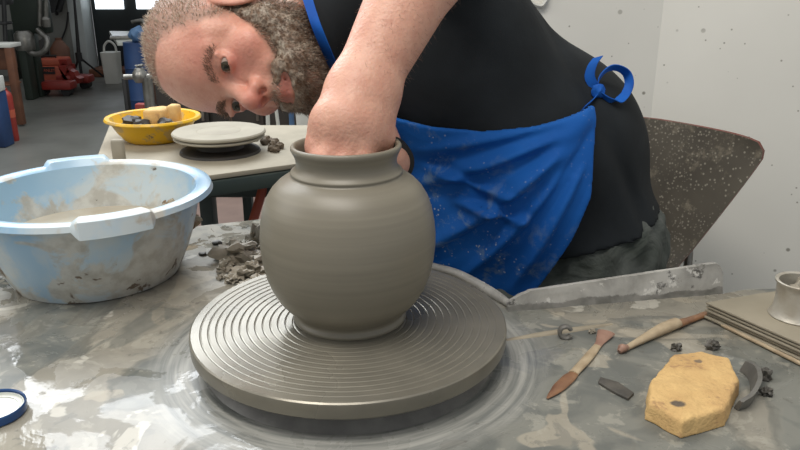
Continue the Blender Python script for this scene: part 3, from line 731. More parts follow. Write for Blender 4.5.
# second wheel with two bats
w2 = P(219, 132, Z2+.05); w2 = np.array([w2[0], w2[1], Z2])
wo = thing('small_turntable', 'dark wheel hub on the bench behind the blue basin, under the pale bats', 'potter wheel', w2)
v, f = lathe([(0, 0), (.10, 0), (.098, .006), (.06, .012), (.055, .030), (.07, .034), (0, .034)], tuple(w2), 64); part('hub', v, f, M['dark'], wo)
for i, (z, r, th, lab) in enumerate(((.034, .112, .009, 'lower of two round dusty bats on the bench behind the vase'), (.0435, .115, .011, 'upper round dusty bat with a faint ring, on the bench behind the vase'))):
    top = z+th; pr = [(0, z), (r-.008, z), (r, z+.004), (r, top-.003), (r-.003, top), (.058, top), (.054, top-.0015), (.05, top), (0, top+.001)]
    v, f = lathe(pr, tuple(w2), 96); tag(part('round_bat', v, f, M['bat'], None, loc=(w2[0], w2[1], Z2+z), sharp=35), lab, 'bat', 'round bats on the small wheel')
random.seed(3)
for i in range(14):
    a = random.uniform(-.5, 1.4); p = np.array([w2[0]+(.125+random.uniform(0, .03))*math.cos(a), w2[1]+(.125+random.uniform(0, .02))*math.sin(a), Z2]); r = random.uniform(.006, .012)
    v, f = blob(p+np.array([0, 0, r*.5]), r, .6, 2, i+60, 2, floor=Z2); solo('clay_trimming', v, f, M['trim'], 'brown clay trimming lying right of the round bats on the bench', 'clay', 'clay trimmings beside the round bats')
# yellow bowl
yc = P(152, 130, Z2+.03); yc = np.array([yc[0], yc[1]+.02, Z2])
SY = .93
yb = thing('yellow_bowl', 'yellow plastic bowl stained with clay, holding a cut sponge, on the bench', 'bowl', yc)
v, f = lathe([(r_*.97, z_*.86) for r_, z_ in [(0, 0), (.072, 0), (.08, .006), (.098, .03), (.112, .058), (.116, .068), (.124, .070), (.128, .066), (.129, .069), (.126, .0745), (.114, .073), (.108, .060), (.094, .032), (.077, .009), (.07, .004), (0, .004)]], tuple(yc), 96); part('bowl_shell', v, f, M['yellow'], yb, sharp=40)
v, f = prism([(yc[0]+x, yc[1]+y) for x, y in ((-.012, -.045), (.038, -.035), (.05, .015), (.02, .035), (-.015, .01))], Z2+.044, Z2+.086, .006)
solo('small_sponge', v, f, M['sponge'], 'small pale yellow sponge lump standing in the yellow bowl', 'sponge', sharp=60)
v, f = prism([(yc[0]+x, yc[1]+y) for x, y in ((.038, -.01), (.066, .0), (.07, .03), (.04, .035))], Z2+.04, Z2+.092, .006)
V = [(x+(z-Z2)*.0, y, z) for x, y, z in v]; solo('small_sponge', V, f, M['sponge'], 'tilted brownish sponge wedge behind the pale one in the yellow bowl', 'sponge', sharp=60)
for i, (x, y, r, lab) in enumerate(((-.05, -.02, .028, 'dark wet clay lump at the left inside the yellow bowl'), (-.015, -.055, .022, 'dark clay lump at the front inside the yellow bowl'), (.05, -.05, .024, 'dark clay lump at the right inside the yellow bowl'))):
    v, f = blob((yc[0]+x, yc[1]+y, Z2+.046), (r*1.1, r, r*.8), .4, 2, i+80, 3); solo('clay_lump', v, f, M['dark'], lab, 'clay')
# pole under the bench
p0, p1 = Q(258, 222, 1.85), Q(268, 165, 1.85)
p1[2] = .57; p0 = Q(254, 218, 1.80); dd_ = (p0-p1); p0 = p1+dd_*((p1[2]-0.01)/(p1[2]-p0[2]))
v, f = tube([p0, p1], .012, 12); solo('wooden_pole', v, f, M['orange'], 'reddish pole leaning diagonally under the bench behind the vase', 'pole')
v, f = box((-.62, 1.95, .42), (.05, .3, .22), 0, .004); 
v, f = box(tuple(Q(207, 205, 2.0)), (.06, .06, .12), 0, .004)
pz = Q(208, 203, 1.9); v, f = box((pz[0], 1.9, pz[2]/2+.04), (.035, .05, pz[2]+.08), 0, .004); part('centre_post', v, f, M['bench_frame'], bn)
# ================================================================== potter
from mathutils.bvhtree import BVHTree
A_ = np.array
r_ax, u_ax, b_ax = A_([1., 0, 0]), A_([0, sp_, cp]), A_([0, -cp, sp_])
th_, be_ = math.radians(50), math.radians(-3)
bb = b_ax*math.cos(be_)+r_ax*math.sin(be_)
HU = -r_ax*math.cos(be_)+b_ax*math.sin(be_); HF = bb*math.cos(th_)-u_ax*math.sin(th_); HL = u_ax*math.cos(th_)+bb*math.sin(th_)
HB = np.stack([HL, HF, HU]); HC = W(241, 47, .985)
def h(l, f, u): return HC+l*HL+f*HF+u*HU
def toH(V): return (V-HC)@HB.T
person = thing('person', 'potter in black shirt and blue apron leaning his bearded head sideways to watch the vase', 'person', (.31, 1.2, 0))
sqT = (1, 1.25, 1)
PEL, BEL, CHE, UPP = A_([.280, 1.20, .632]), A_([.195, 1.215, .755]), A_([.063, 1.25, .915]), A_([-.043, 1.225, 1.0])
SL, SR, NB = A_([.045, 1.16, 1.065]), A_([-.13, 1.40, .97]), A_([-.065, 1.215, 1.02])
EL, WL = W(464, -108, .87), W(364, 92, .80)
def torso(g, i=0.0):
    g.cone(PEL, BEL, .128+i, .158+i, .03, sq=sqT); g.cone(BEL, CHE, .158+i, .157+i, .03, sq=sqT); g.cone(CHE, UPP, .157+i, .126+i, .03, sq=sqT)
    g.cone(SL, (SL+SR)/2, .062+i, .085+i, .05); g.cone(SR, (SL+SR)/2, .062+i, .085+i, .05)
    g.cone(PEL+A_([.02, -.07, 0]), PEL+A_([.02, .07, 0]), .118+i, .118+i, .03)
    g.cone(BEL+A_([-.01, 0, -.03]), BEL+A_([.04, 0, .02]), .15+i, .15+i, .04, sq=sqT)
def legs(g, i=0.0):
    for s in (-1, 1):
        hp = PEL+A_([-.0, .085*s, -.04]); kn_ = A_([-.06, 1.20+.16*s, .50]); an = A_([-.02, 1.20+.13*s, .09])
        g.cone(hp, kn_, .088+i, .062+i, .03); g.cone(kn_, an, .062+i, .042+i, .02)
ti = 0
g = Grid(seq((-.41, -.36, .01), (-.36, -.07, .0018), (-.07, .03, .0027), (.03, .48, .007)), seq((.70, .93, .0026), (.93, 1.16, .0018), (1.16, 1.50, .006), (1.5, 1.52, .01)),
         seq((.0, .40, .012), (.40, .76, .008), (.76, .855, .003), (.855, 1.085, .0018), (1.085, 1.28, .006)))
torso(g); legs(g)
# left arm
g.cone(SL, EL, .056, .044, .03)
FM = EL+(WL-EL)*.38
g.cone(EL, FM, .043, .0465, .02); g.cone(FM, WL, .0455, .0285, .02)
wd = A_([.82, .35, -.45]); wd /= np.linalg.norm(wd)
g.cone(WL-wd*.010, WL+wd*.008, .0265, .0275, .02); g.cone(FM-wd*.008+(WL-FM)*.1, WL-wd*.008, .041, .026, .02)
# left hand: palm, knuckles, fingers inside the jar
PC = A_([-.054, .773, .892])
kn = [A_([-.0850, .762, .876]), A_([-.077, .743, .866]), A_([-.057, .737, .860]), A_([-.038, .743, .861])]
g.cone(WL, PC+A_([-.004, -.004, .016]), .028, .031, .02, sq=(1.12, 1, 1))
for q, rr in zip(kn, (.0125, .0135, .0135, .012)):
    g.cone(WL+(q-WL)*.35, q+A_([0, .008, .006]), .018, rr, .018)
    g.ell(q+A_([0, .006, .004]), (.012, .012, .012), None, .010)
g.ell(PC+A_([.001, .004, .008]), (.034, .026, .026), None, .02)
fing = [(kn[0], [(-.0035, .004, -.030), (.002, .008, -.056), (.010, .012, -.074)], .0095), (kn[1], [(-.004, -.002, -.034), (.0, .004, -.062), (.008, .012, -.082)], .0098),
        (kn[2], [(-.000, -.003, -.033), (.002, .003, -.058), (.006, .011, -.077)], .0093), (kn[3], [(.002, -.001, -.027), (.003, .004, -.046), (.003, .010, -.061)], .0083)]
for k, (q, js, rr) in enumerate(fing):
    a = q+A_([0, .004, 0]); pr = a
    for m_, j in enumerate(js):
        e = a+A_(j); g.cone(pr, e, rr*(1.08-.08*m_), rr*(1.0-.08*m_), .004); pr = e
T0, T1, T2, T3 = A_([-.030, .790, .915]), A_([-.023, .786, .888]), A_([-.020, .779, .858]), A_([-.024, .770, .832])
g.cone(WL+A_([.004, .004, -.006]), T1, .025, .0175, .016); g.cone(T1, T2, .0155, .0108, .006); g.cone(T2, T3, .0105, .0085, .004)
# tendons and veins on the back of the hand and forearm
for q in kn: g.cone(WL+A_([0, -.016, .0]), q+A_([0, -.004, .010]), .0035, .0045, .010)
# right arm and hand, round the far side of the vase
ER, WR = A_([-.09, 1.27, .865]), A_([-.016, .940, .824])
g.cone(SR, ER, .055, .045, .03); g.cone(ER, ER+(WR-ER)*.35, .044, .044, .02); g.cone(ER+(WR-ER)*.35, WR, .044, .0265, .02)
def vz(a, z, r=.107): return A_([WC[0]+r*math.cos(math.radians(a)), WC[1]+r*math.sin(math.radians(a)), z])
g.cone(WR, vz(84, .812, .128), .026, .026, .015)
for k in range(4):
    z = .832-.0175*k; k0 = vz(94, z, .118); rr = (.0095, .0098, .0092, .0082)[k]; ln = (13, 15, 14, 12)[k]
    g.cone(vz(82, .818-.006*k, .130), k0, .017, rr*1.15, .012); pr = k0
    for m_ in range(1, 4): e = vz(94+ln*m_, z-.003*m_, .1115-.0025*m_ if z > .79 else .1115-.0015*m_); g.cone(pr, e, rr*(1.05-.07*(m_-1)), rr*(1-.07*m_), .003); pr = e
g.cone(vz(84, .815, .127), vz(84, .846, .114), .014, .011, .01); g.cone(vz(84, .846, .114), vz(98, .862, .096), .0105, .0085, .004)
# neck
NK = h(0, -.035, -.075)
g.cone(h(0, -.03, -.03), NK, .054, .058, .02); g.cone(NK, NB, .060, .072, .03)
# head
def E(c, r, k=.01, mode='add'): g.ell(h(*c), r, HB, k, mode)
def C(a, b, ra, rb, k=.008, mode='add'): g.cone(h(*a), h(*b), ra, rb, k, mode)
E((0, -.012, .038), (.0765, .098, .090), .01); E((0, .030, .032), (.064, .058, .064), .02); E((0, .032, -.035), (.057, .056, .070), .02)
for s in (-1, 1):
    C((.056*s, .0, -.035), (.047*s, .012, -.072), .022, .020, .02); C((.047*s, .012, -.066), (.0, .068, -.090), .018, .015, .02)
    E((.043*s, .054, -.030), (.022, .020, .018), .018); C((.047*s, .063, .019), (.012*s, .079, .014), .0095, .0095, .012)
    E((.060*s, .03, .02), (.012, .025, .03), .015)
    E((.032*s, .098, -.002), (.019, .0205, .0125), .010, 'cut')
C((0, .076, .012), (0, .085, -.005), .0085, .0075, .01); C((0, .085, -.005), (0, .104, -.028), .0075, .0118, .008)
E((0, .105, -.032), (.0128, .012, .0105), .006)
for s in (-1, 1):
    E((.0128*s, .094, -.037), (.0085, .0115, .008), .006); C((.012*s, .080, -.036), (.026*s, .070, -.054), .006, .008, .012)
C((0, .081, -.046), (0, .086, -.064), .014, .016, .012)
for s in (-1, 1): E((.0068*s, .098, -.0450), (.0040, .0066, .0048), .003, 'cut')
for s in (-1, 1):
    C((0, .0935, -.0685), (.028*s, .081, -.0715), .0055, .0046, .004); C((0, .0925, -.0785), (.028*s, .080, -.0758), .0064, .0052, .004)
C((-.024, .0885, -.0737), (.024, .0885, -.0737), .0016, .0016, .002, 'cut')
C((-.014, .080, -.1), (.014, .080, -.1), .014, .014, .015)
EYE = [A_([.0315*s, .0715, -.001]) for s in (1, -1)]
for e in EYE:
    E(tuple(e), (.0150, .0150, .0150), .003)
    C((e[0]-.015, e[1]+.009, e[2]+.009), (e[0]+.015, e[1]+.006, e[2]+.008), .0035, .0035, .006)
for e in EYE: E((e[0], e[1]+.013, e[2]-.0008), (.0138, .0125, .0046), .0015, 'cut')
for s in (-1, 1):
    c = (.0785*s, .004, -.006)
    E(c, (.0055, .0185, .031), .004); E((.088*s, -.004, .006), (.006, .015, .022), .005); E((.0845*s, .004, -.028), (.006, .009, .011), .005)
    E((.095*s, .004, .004), (.010, .0085, .0165), .004, 'cut'); E((.089*s, .014, -.008), (.006, .006, .006), .003, 'cut')
V, F = g.mesh(1); del g
Hh = toH(V); l, f_, u = Hh[:, 0], Hh[:, 1], Hh[:, 2]; headm = (np.abs(l) < .11) & (np.abs(f_) < .14) & (u > -.16) & (u < .14)
def bump_(c, r): return np.exp(-(((l-c[0])/r[0])**2+((f_-c[1])/r[1])**2+((u-c[2])/r[2])**2))
red = np.zeros(len(V))
for s in (-1, 1): red += .40*bump_((.045*s, .065, -.03), (.025, .03, .022))+.35*bump_((.04*s, .07, .03), (.03, .03, .02))+.7*bump_((.085*s, -.01, 0), (.012, .03, .04))+.5*bump_((.03*s, .075, -.012), (.018, .02, .010))
red += .75*bump_((0, .105, -.034), (.018, .02, .014))+.24
red = np.where(headm, red, .12)
for q in kn: red += .45*np.exp(-((V-q)**2).sum(1)/.016**2)
nf = lambda p, s: np.array([mnoise.noise(Vector(x)*s) for x in p])
hairn = np.zeros(len(V)); ih = np.nonzero(headm)[0]; hn = nf(V[ih], 60)*.006; hn2 = np.zeros(len(V)); hn2[ih] = hn
def smooth(x, w=.008): return np.clip(x/w+.5, 0, 1)
al = np.abs(l)
front_line = np.interp(u, [-.05, -.02, .0, .03, .06, .085, .10, .125], [.008, .016, .030, .046, .046, .052, .080, .15])
scalp = smooth(front_line-f_+hn2, .014)*smooth(u-(-.02-.35*(f_<-.02)*0)+0*f_+np.where(f_ < 0, .06, 0)+hn2)*(al > 0)
scalp = np.where(f_ < -.005, smooth(u+.085, .02), scalp)
ubeard = np.interp(f_, [-.01, .01, .03, .05, .065, .075, .095], [.01, .005, -.022, -.040, -.052, -.055, -.055])
beardm = smooth(ubeard-u+hn2, .010)*smooth(f_-.002, .012)*smooth(u+.175, .02)
lipm = np.exp(-(al/.028)**4-((u+.0735)/.0085)**4)*smooth(f_-.07)
nosem = np.exp(-(al/.021)**4)*smooth(u+.0505, .004)
ear = smooth(al-.0755, .002)*np.exp(-((f_-.002)/.026)**4-((u+.002)/.036)**4)
beardm *= (1-np.clip(lipm*1.4, 0, 1))*(1-nosem*(f_ > .06))*(1-ear); scalp *= (1-ear)
hairn = np.where(headm, np.maximum(scalp*.85, beardm), 0)
arm_h = np.zeros(len(V)); body = fastmesh('body', V, F, M['skin'], person)
ca = body.data.color_attributes.new('tone', 'FLOAT_COLOR', 'POINT')
colr = np.stack([np.clip(red, 0, 1), hairn, np.where(headm, np.clip(lipm, 0, 1)*.8, 0), np.ones(len(V))], 1).astype(np.float32); ca.data.foreach_set('color', colr.ravel())
# strand maker
nrm_ = np.empty(len(body.data.vertices)*3, np.float32); body.data.vertices.foreach_get('normal', nrm_); nrm_ = nrm_.reshape(-1, 3).astype(float)
def strands(name, idx, dirf, lenf, width, mat, parent, segs=3, base=None, nr=None):
    Vs = []; Fs = []; n = 0
    for i in idx:
        p = (base if base is not None else V)[i]; nn = (nr if nr is not None else nrm_)[i]; d = dirf(p, nn); L_ = lenf(p)
        if L_ <= 0: continue
        d = d+rng.normal(0, .20, 3); d /= np.linalg.norm(d); sd = np.cross(d, rng.normal(0, 1, 3)); sd /= np.linalg.norm(sd)+1e-9; s2 = np.cross(d, sd)
        cur = rng.normal(0, .22, 3); p = p-nn*.001
        for j in range(segs):
            t = j/segs; c = p+(d*t+cur*t*t)*L_; w = width*(1-.5*t)
            for k in range(3): a = 2*pi*k/3; Vs.append(c+(sd*math.cos(a)+s2*math.sin(a))*w)
        Vs.append(p+(d+cur)*L_)
        for j in range(segs-1):
            for k in range(3): k2 = (k+1) % 3; Fs.append((n+j*3+k, n+j*3+k2, n+j*3+3+k2, n+j*3+3+k))
        e = n+segs*3
        for k in range(3): Fs.append((n+(segs-1)*3+k, n+(segs-1)*3+(k+1) % 3, e))
        n = e+1
    return part(name, Vs, Fs, mat, parent, smooth=True, sharp=None)
# scalp hair: short, lying back
ix = np.nonzero(headm & (scalp > .35))[0]; w_ = scalp[ix]; ix = rng.choice(ix, 7500, replace=False, p=w_/w_.sum())
def hd(p, nn): q = HB@nn; return nn*.9+(-HF*.5-HU*.15)
strands('hair', ix, hd, lambda p: .005+.003*rng.random(), .00042, M['hair'], person, 2)
# arm hair
armm = np.nonzero((V[:, 1] < 1.1) & (V[:, 2] > .90) & (V[:, 0] > -.07) & ~headm & (((V-WL)@((EL-WL)/np.linalg.norm(EL-WL))) > .015) & (((V-EL)@((EL-WL)/np.linalg.norm(EL-WL))) < 0))[0]
ix = rng.choice(armm, min(1100, len(armm)), replace=False); ad = (WL-EL)/np.linalg.norm(WL-EL)
strands('arm_hair', ix, lambda p, nn: nn*.35+ad*.7+A_([.5, 0, 0]), lambda p: .006+.004*rng.random(), .00014, M['brow'], person, 3)
# eyebrows
for s in (1, -1):
    c = [(.012, .010), (.024, .0155), (.038, .018), (.050, .012)]
    m_ = headm & (f_ > .05) & (l*s > .012) & (l*s < .052); uu = np.interp(al, [q[0] for q in c], [q[1] for q in c]); m_ &= np.abs(u-uu-.001) < .0048
    ix = np.nonzero(m_)[0]; ix = rng.choice(ix, min(len(ix), 290), replace=False)
    strands('eyebrow', ix, lambda p, nn: nn*.35+HL*s*.8+HU*.25, lambda p: .008, .00038, M['brow'], person, 2)
# beard: dense soft mass with strands growing out of it
gb = Grid(np.arange(-.22, -.0, .0022), np.arange(.86, 1.16, .0022), np.arange(.82, 1.10, .0022))
gg = g = gb
for s in (-1, 1):
    C((.064*s, .018, .0), (.060*s, .020, -.045), .006, .016, .01); C((.060*s, .020, -.045), (.050*s, .026, -.076), .013, .014, .01); C((.050*s, .026, -.076), (0, .074, -.089), .013, .015, .02)
    C((.056*s, .03, -.052), (.034*s, .066, -.085), .011, .014, .02)
    C((0, .0945, -.0610), (.030*s, .079, -.0680), .0052, .0075, .006); C((.030*s, .079, -.0680), (.034*s, .070, -.092), .0085, .012, .01)
E((0, .062, -.085), (.034, .030, .022), .02); E((0, .045, -.085), (.038, .034, .020), .02); C((-.018, .088, -.0925), (.018, .088, -.0925), .006, .006, .01)
Xg, Yg, Zg = gb.pts((slice(None),)*3)
gb.F += (.0022*(np.sin(Xg*430+3*np.sin(Yg*150))*np.sin(Yg*380+2*np.sin(Zg*210))*np.sin(Zg*410+2*np.sin(Xg*170)))).astype(np.float32)
E((.004, .10, -.0738), (.027, .030, .0070), .003, 'cut'); E((0, .105, -.036), (.022, .030, .0145), .004, 'cut')
Vb, Fb = gb.mesh(2); beard = fastmesh('beard', Vb, Fb, M['beard'], person)
nb_ = np.empty(len(Vb)*3, np.float32); beard.data.vertices.foreach_get('normal', nb_); nb_ = nb_.reshape(-1, 3).astype(float)
Hb = toH(Vb); ok = np.nonzero((Hb[:, 1] > -.0))[0]; ix = rng.choice(ok, min(8500, len(ok)), replace=False)
def bd(p, nn): return nn*.55-HU*.75+HF*.12
def bl(p):
    q = HB@(p-HC); return .0015 if abs(q[0]-.006) < .032 and -.086 < q[2] < -.064 and q[1] > .07 else float(np.interp(-q[2], [0, .05, .075, .10, .13, .16], [.004, .005, .006, .009, .009, .008]))*(.6+.6*rng.random())*(.45 if (-.066 < q[2] and q[1] > .075) else 1)
strands('beard_strands', ix, bd, bl, .00045, M['beard'], beard, 3, Vb, nb_)
# sideburn and cheek edge
ix = np.nonzero(headm & (beardm > .5) & (f_ > .004))[0]; ix = rng.choice(ix, min(len(ix), 3500), replace=False)
strands('stubble', ix, bd, lambda p: .007+.005*rng.random(), .00042, M['beard'], beard, 2)
# eyes
GZ = HF*.96+HL*.12-HU*.16; GZ /= np.linalg.norm(GZ)
gx = np.cross(HU, GZ); gx /= np.linalg.norm(gx); gy = np.cross(GZ, gx)
def cap(c, R, ang, off, n=24, m=6):
    V_ = [c+GZ*(R+off)]; F_ = []
    for j in range(1, m+1):
        a = ang*j/m
        for k in range(n): b = 2*pi*k/n; V_.append(c+(GZ*math.cos(a)+(gx*math.cos(b)+gy*math.sin(b))*math.sin(a))*(R+off))
    for k in range(n): F_.append((0, 1+k, 1+(k+1) % n))
    for j in range(m-1):
        for k in range(n): F_.append((1+j*n+k, 1+(j+1)*n+k, 1+(j+1)*n+(k+1) % n, 1+j*n+(k+1) % n))
    return V_, F_
for e in EYE:
    c = h(*e); bm = bmesh.new(); bmesh.ops.create_uvsphere(bm, u_segments=32, v_segments=20, radius=.0129); v = [c+A_(x.co) for x in bm.verts]; f = [[q.index for q in x.verts] for x in bm.faces]; bm.free()
    ey = part('eye', v, f, M['eye'], person); v, f = cap(c, .0129, .56, .0004); ir = part('iris', v, f, M['iris'], ey, label='dark hazel iris'); v, f = cap(c, .0129, .20, .0007); part('pupil', v, f, M['pupil'], ey)
# ------------------------------------------------ t-shirt
gs = Grid(np.arange(-.27, .50, .0045), np.arange(.89, 1.50, .0048), np.arange(.54, 1.19, .0045)); torso(gs, .015)
X, Y, Z = gs.pts((slice(None),)*3)
gs.cone(SL, SL+(EL-SL)*.55, .066, .060, .03); gs.cone(SR, SR+(ER-SR)*.5, .066, .062, .03)
fold = .002+.006*np.exp(-(((X-.36)+(Z-.70)*.5)/.012)**2)+.003*np.sin((X*.9+Z*.6)*55+8*Y)*np.clip((.85-Z)/.2, 0, 1)
gs.F += fold.astype(np.float32)
a, b = W(545, 250, 1.12), W(658, 207, 1.18); dxz = A_([b[0]-a[0], b[2]-a[2]]); nx, nz_ = dxz[1], -dxz[0]; nl = math.hypot(nx, nz_); nx /= nl; nz_ /= nl
pl_ = ((X-a[0])*nx+(Z-a[2])*nz_+.004*np.sin(Y*30)).astype(np.float32)
gs.F = np.maximum(gs.F, pl_)

p0c = W(305, 0, 1.02); ncl = r_ax*.92+u_ax*.39
gs.cone(NB+(NK-NB)*.80, NK+(NK-NB)*.7, .062, .066, .006, 'cut')
def collar(X, Y, Z):
    a, b = NK+(NK-NB)*.2, NB; ab = b-a; h_ = np.clip(((X-a[0])*ab[0]+(Y-a[1])*ab[1]+(Z-a[2])*ab[2])/(ab@ab), 0, 1)
    d = np.sqrt((X-a[0]-h_*ab[0])**2+(Y-a[1]-h_*ab[1])**2+(Z-a[2]-h_*ab[2])**2)-(.069+.018*h_)
    return np.maximum(d, -((X-p0c[0])*ncl[0]+(Y-p0c[1])*ncl[1]+(Z-p0c[2])*ncl[2]))
gs.op(np.minimum(NK, NB)-.12, np.maximum(NK, NB)+.1, collar, .012)
Vs_, Fs_ = gs.mesh(1); shirt = fastmesh('t_shirt', Vs_, Fs_, M['shirt'], person)
bvh_s = BVHTree.FromPolygons([tuple(v) for v in Vs_], [tuple(int(i) for i in q) for q in Fs_])
# ------------------------------------------------ trousers
gt = Grid(np.arange(-.16, .50, .006), np.arange(.92, 1.48, .006), np.arange(.06, .78, .0065)); 
gt.cone(PEL+A_([.02, -.07, 0]), PEL+A_([.02, .07, 0]), .125, .125, .02); gt.cone(PEL, PEL+(BEL-PEL)*.2, .135, .137, .02, sq=sqT); legs(gt, .014)
gt.cone(PEL+A_([-.0, -.085, -.03]), PEL+A_([-.22, -.10, -.06]), .105, .075, .03)
X, Y, Z = gt.pts((slice(None),)*3); gt.F += (-.001+.0045*np.sin(X*70+Z*60+3*np.sin(Y*40))*np.sin(Z*40+X*95)+.002*np.sin(X*150-Z*90)).astype(np.float32); gt.F = np.maximum(gt.F, (.475-Z)*(X > .22)-1*(X <= .22))
Vt, Ft = gt.mesh(1); fastmesh('trousers', Vt, Ft, M['trousers'], person)
v, f = tube([W(633, 232, 1.16), W(631, 250, 1.15), W(628, 268, 1.14)], [.006, .007, .006], 10, .5, sm=4); part('belt_loop', v, f, M['strap'] if False else M['trousers'], person)
for s in (-1, 1):
    gsx = Grid(np.arange(-.22, .06, .004), np.arange(1.20+.13*s-.06, 1.20+.13*s+.06, .004), np.arange(-.004, .12, .004)); yc_ = 1.20+.13*s
    gsx.cone((-.02, yc_, .075), (-.02, yc_, .04), .048, .045, .02); gsx.cone((.0, yc_, .035), (-.15, yc_, .03), .042, .036, .03); X, Y, Z = gsx.pts((slice(None),)*3); gsx.F = np.maximum(gsx.F, .001-Z)
    Vq, Fq = gsx.mesh(1); fastmesh('shoe', Vq, Fq, M['black'], person)
# ------------------------------------------------ apron
ga = Grid(np.arange(-.22, .36, .0026), np.arange(.94, 1.50, .0029), np.arange(.60, 1.10, .0026)); torso(ga, .026)
ga.cone((.08, 1.14, .70), (.20, 1.13, .66), .085, .10, .07); ga.cone((.03, 1.16, .63), (.22, 1.14, .60), .10, .11, .06); ga.cone((.03, 1.30, .66), (.2, 1.3, .62), .10, .10, .06)
ap = [(300, 60), (332, 82), (362, 106), (395, 118), (430, 124.5), (480, 127), (530, 120), (575, 108), (591, 103), (592, 115), (588, 150), (587, 190), (572, 238), (546, 292), (528, 330), (380, 420), (200, 300)]
apx = [W(q[0], q[1], 1.045) for q in ap]; pg = [(float(p[0]), float(p[2])) for p in apx]
Xa, Za = ga.ax[0], ga.ax[2]; p2 = poly2d(Xa[:, None], Za[None, :], pg)
def lined(a, b):
    a = W(*a, 1.045)[[0, 2]]; b = W(*b, 1.045)[[0, 2]]; e = b-a; L_ = np.linalg.norm(e); e = e/L_
    wx = Xa[:, None]-a[0]; wz = Za[None, :]-a[1]; s = wx*e[0]+wz*e[1]; n = -wx*e[1]+wz*e[0]; return s/L_, n
rid = np.zeros((len(Xa), len(Za)))
for a, b, am, w_ in (((590, 106), (430, 262), .014, .012), ((590, 108), (420, 190), .011, .010), ((588, 112), (470, 290), .010, .010), ((590, 104), (430, 150), .006, .008), ((586, 130), (520, 292), .008, .009), ((450, 200), (520, 215), .012, .008), ((420, 170), (500, 188), .008, .007)):
    s, n = lined(a, b); env = np.clip(s*4, 0, 1)*np.clip((1.15-s)*3, 0, 1); rid += am*env*(np.exp(-(n/w_)**2)-.7*np.exp(-((n-w_*1.7)/(w_*1.1))**2))
rid = np.maximum(rid, -.003); ga.F -= rid[:, None, :].astype(np.float32)
sh_ = np.abs(ga.F-.001)-.0048; ga.F = np.maximum(sh_, p2[:, None, :]); Y = ga.ax[1][None, :, None]
V2, F2 = ga.mesh(1); apron = fastmesh('apron', V2, F2, M['apron'], person)
bvh_a = BVHTree.FromPolygons([tuple(v) for v in V2], [tuple(int(i) for i in q) for q in F2])
def onto(px, py, off=.003, fall=1.12, bvh=(bvh_a, bvh_s)):
    d = W(px, py, 1)-CAM; d /= np.linalg.norm(d); best = None
    for b in bvh:
        r_ = b.ray_cast(Vector(CAM), Vector(d))
        if r_[0] is not None and (best is None or r_[3] < best[1]): best = (np.array(r_[0]), r_[3])
    return best[0]-d*off if best else W(px, py, fall)
spts = [(300, -30), (305, -10), (311, 10), (318, 30), (327, 52), (336, 72), (345, 90)]
sp3 = [onto(*q, .004, 1.10, (bvh_s,)) for q in spts]
ts = [float((p-CAM)@A_([0, cp, -sp_])) for p in sp3]
ts = [min(t_, q_) for t_, q_ in zip(ts, [.98, .924, .905, .902, .925, .98, 1.09])]; sp3 = [W(*q, t_) for q, t_ in zip(spts, ts)]
tt = A_([1, .3, .5]); v, f = ribbon(sp3, .017, [A_([.85, -.35, -.35])]*len(sp3)); part('neck_strap', v, f, M['strap'], apron)
wp = [onto(582, 110, .004), onto(590, 103, .005), onto(596, 96, .005), onto(601, 91, .004, 1.17)]
v, f = ribbon(wp, .015, [A_([.6, 0, .8])]*4); part('waist_tie', v, f, M['strap'], apron)
tb_ = (wp[-1]-CAM)@A_([0, cp, -sp_]); kt = W(598, 91, tb_-.006)
lp = [(598, 91, 0), (599, 79, .0), (608, 69, .005), (618, 68, .01), (627, 74, .02), (629, 86, .015), (622, 98, .005), (610, 101, -.004), (598, 92, -.006)]
v, f = ribbon([W(x, y, tb_+q) for x, y, q in lp], .014, [A_([-.2, -.9, .5]), A_([-.2, -.8, .6]), A_([0, -.8, .7]), A_([.1, -.8, .7]), A_([.6, -.7, .5]), A_([.75, -.6, .2]), A_([.3, -.7, -.6]), A_([0, -.7, .7]), A_([-.2, -.8, .5])]); part('bow_loop', v, f, M['strap'], apron)
v, f = ribbon([W(598, 91, tb_), W(590, 78, tb_), W(592, 66, tb_-.003), W(598, 57, tb_-.006)], .015, [A_([.8, -.5, .3])]*4); part('tie_end', v, f, M['strap'], apron)
v, f = blob(kt, (.010, .008, .010), .2, 2, 3, 3); part('knot', v, f, M['strap'], apron)
# wristwatch on the right wrist
dw = (WR-ER)/np.linalg.norm(WR-ER); V_ = []; F_ = []
s1 = np.cross(dw, A_([0, 0, 1.])); s1 /= np.linalg.norm(s1); s2 = np.cross(s1, dw)
for i in range(32):
    a = 2*pi*i/32
    for (rr, t) in ((.0265, -.010), (.0325, -.009), (.0325, .009), (.0265, .010)): V_.append(WR+dw*.004+(s1*math.cos(a)+s2*math.sin(a))*rr+dw*t)
for i in range(32):
    for k in range(4): k2 = (k+1) % 4; i2 = (i+1) % 32; F_.append((i*4+k, i2*4+k, i2*4+k2, i*4+k2))
part('wrist_strap', V_, F_, M['black'], person)
# ================================================================== room
def quad(a, b, c, d): return [a, b, c, d], [(0, 1, 2, 3)]
YB, YD = 7.75, 8.02
v, f = box((-1, 4, -.05), (10, 11.2, .1)); struct('floor', v, f, M['floor'], smooth=False)
xj = P(90, 78, 0)[0]*YB/P(90, 78, 0)[1]
v, f = box(((-6+xj)/2, YB+.1, 1.5), (xj+6, .2, 3.2)); struct('wall_back', v, f, M['wall_far'], smooth=False)
v, f = box(((xj+1.2)/2+.0, YD+.1, 1.5), (1.2-xj, .2, 3.2)); struct('wall_back_recess', v, f, M['wall_far'], smooth=False)
v, f = box((xj-.06, YB+.12, 1.5), (.14, .26, 3.2), bev=.01); struct('trim_1', v, f, M['jamb'], smooth=False)
v, f = box((-6, 4, 1.5), (.2, 11, 3.2)); struct('wall_left', v, f, M['wall_far'], smooth=False)
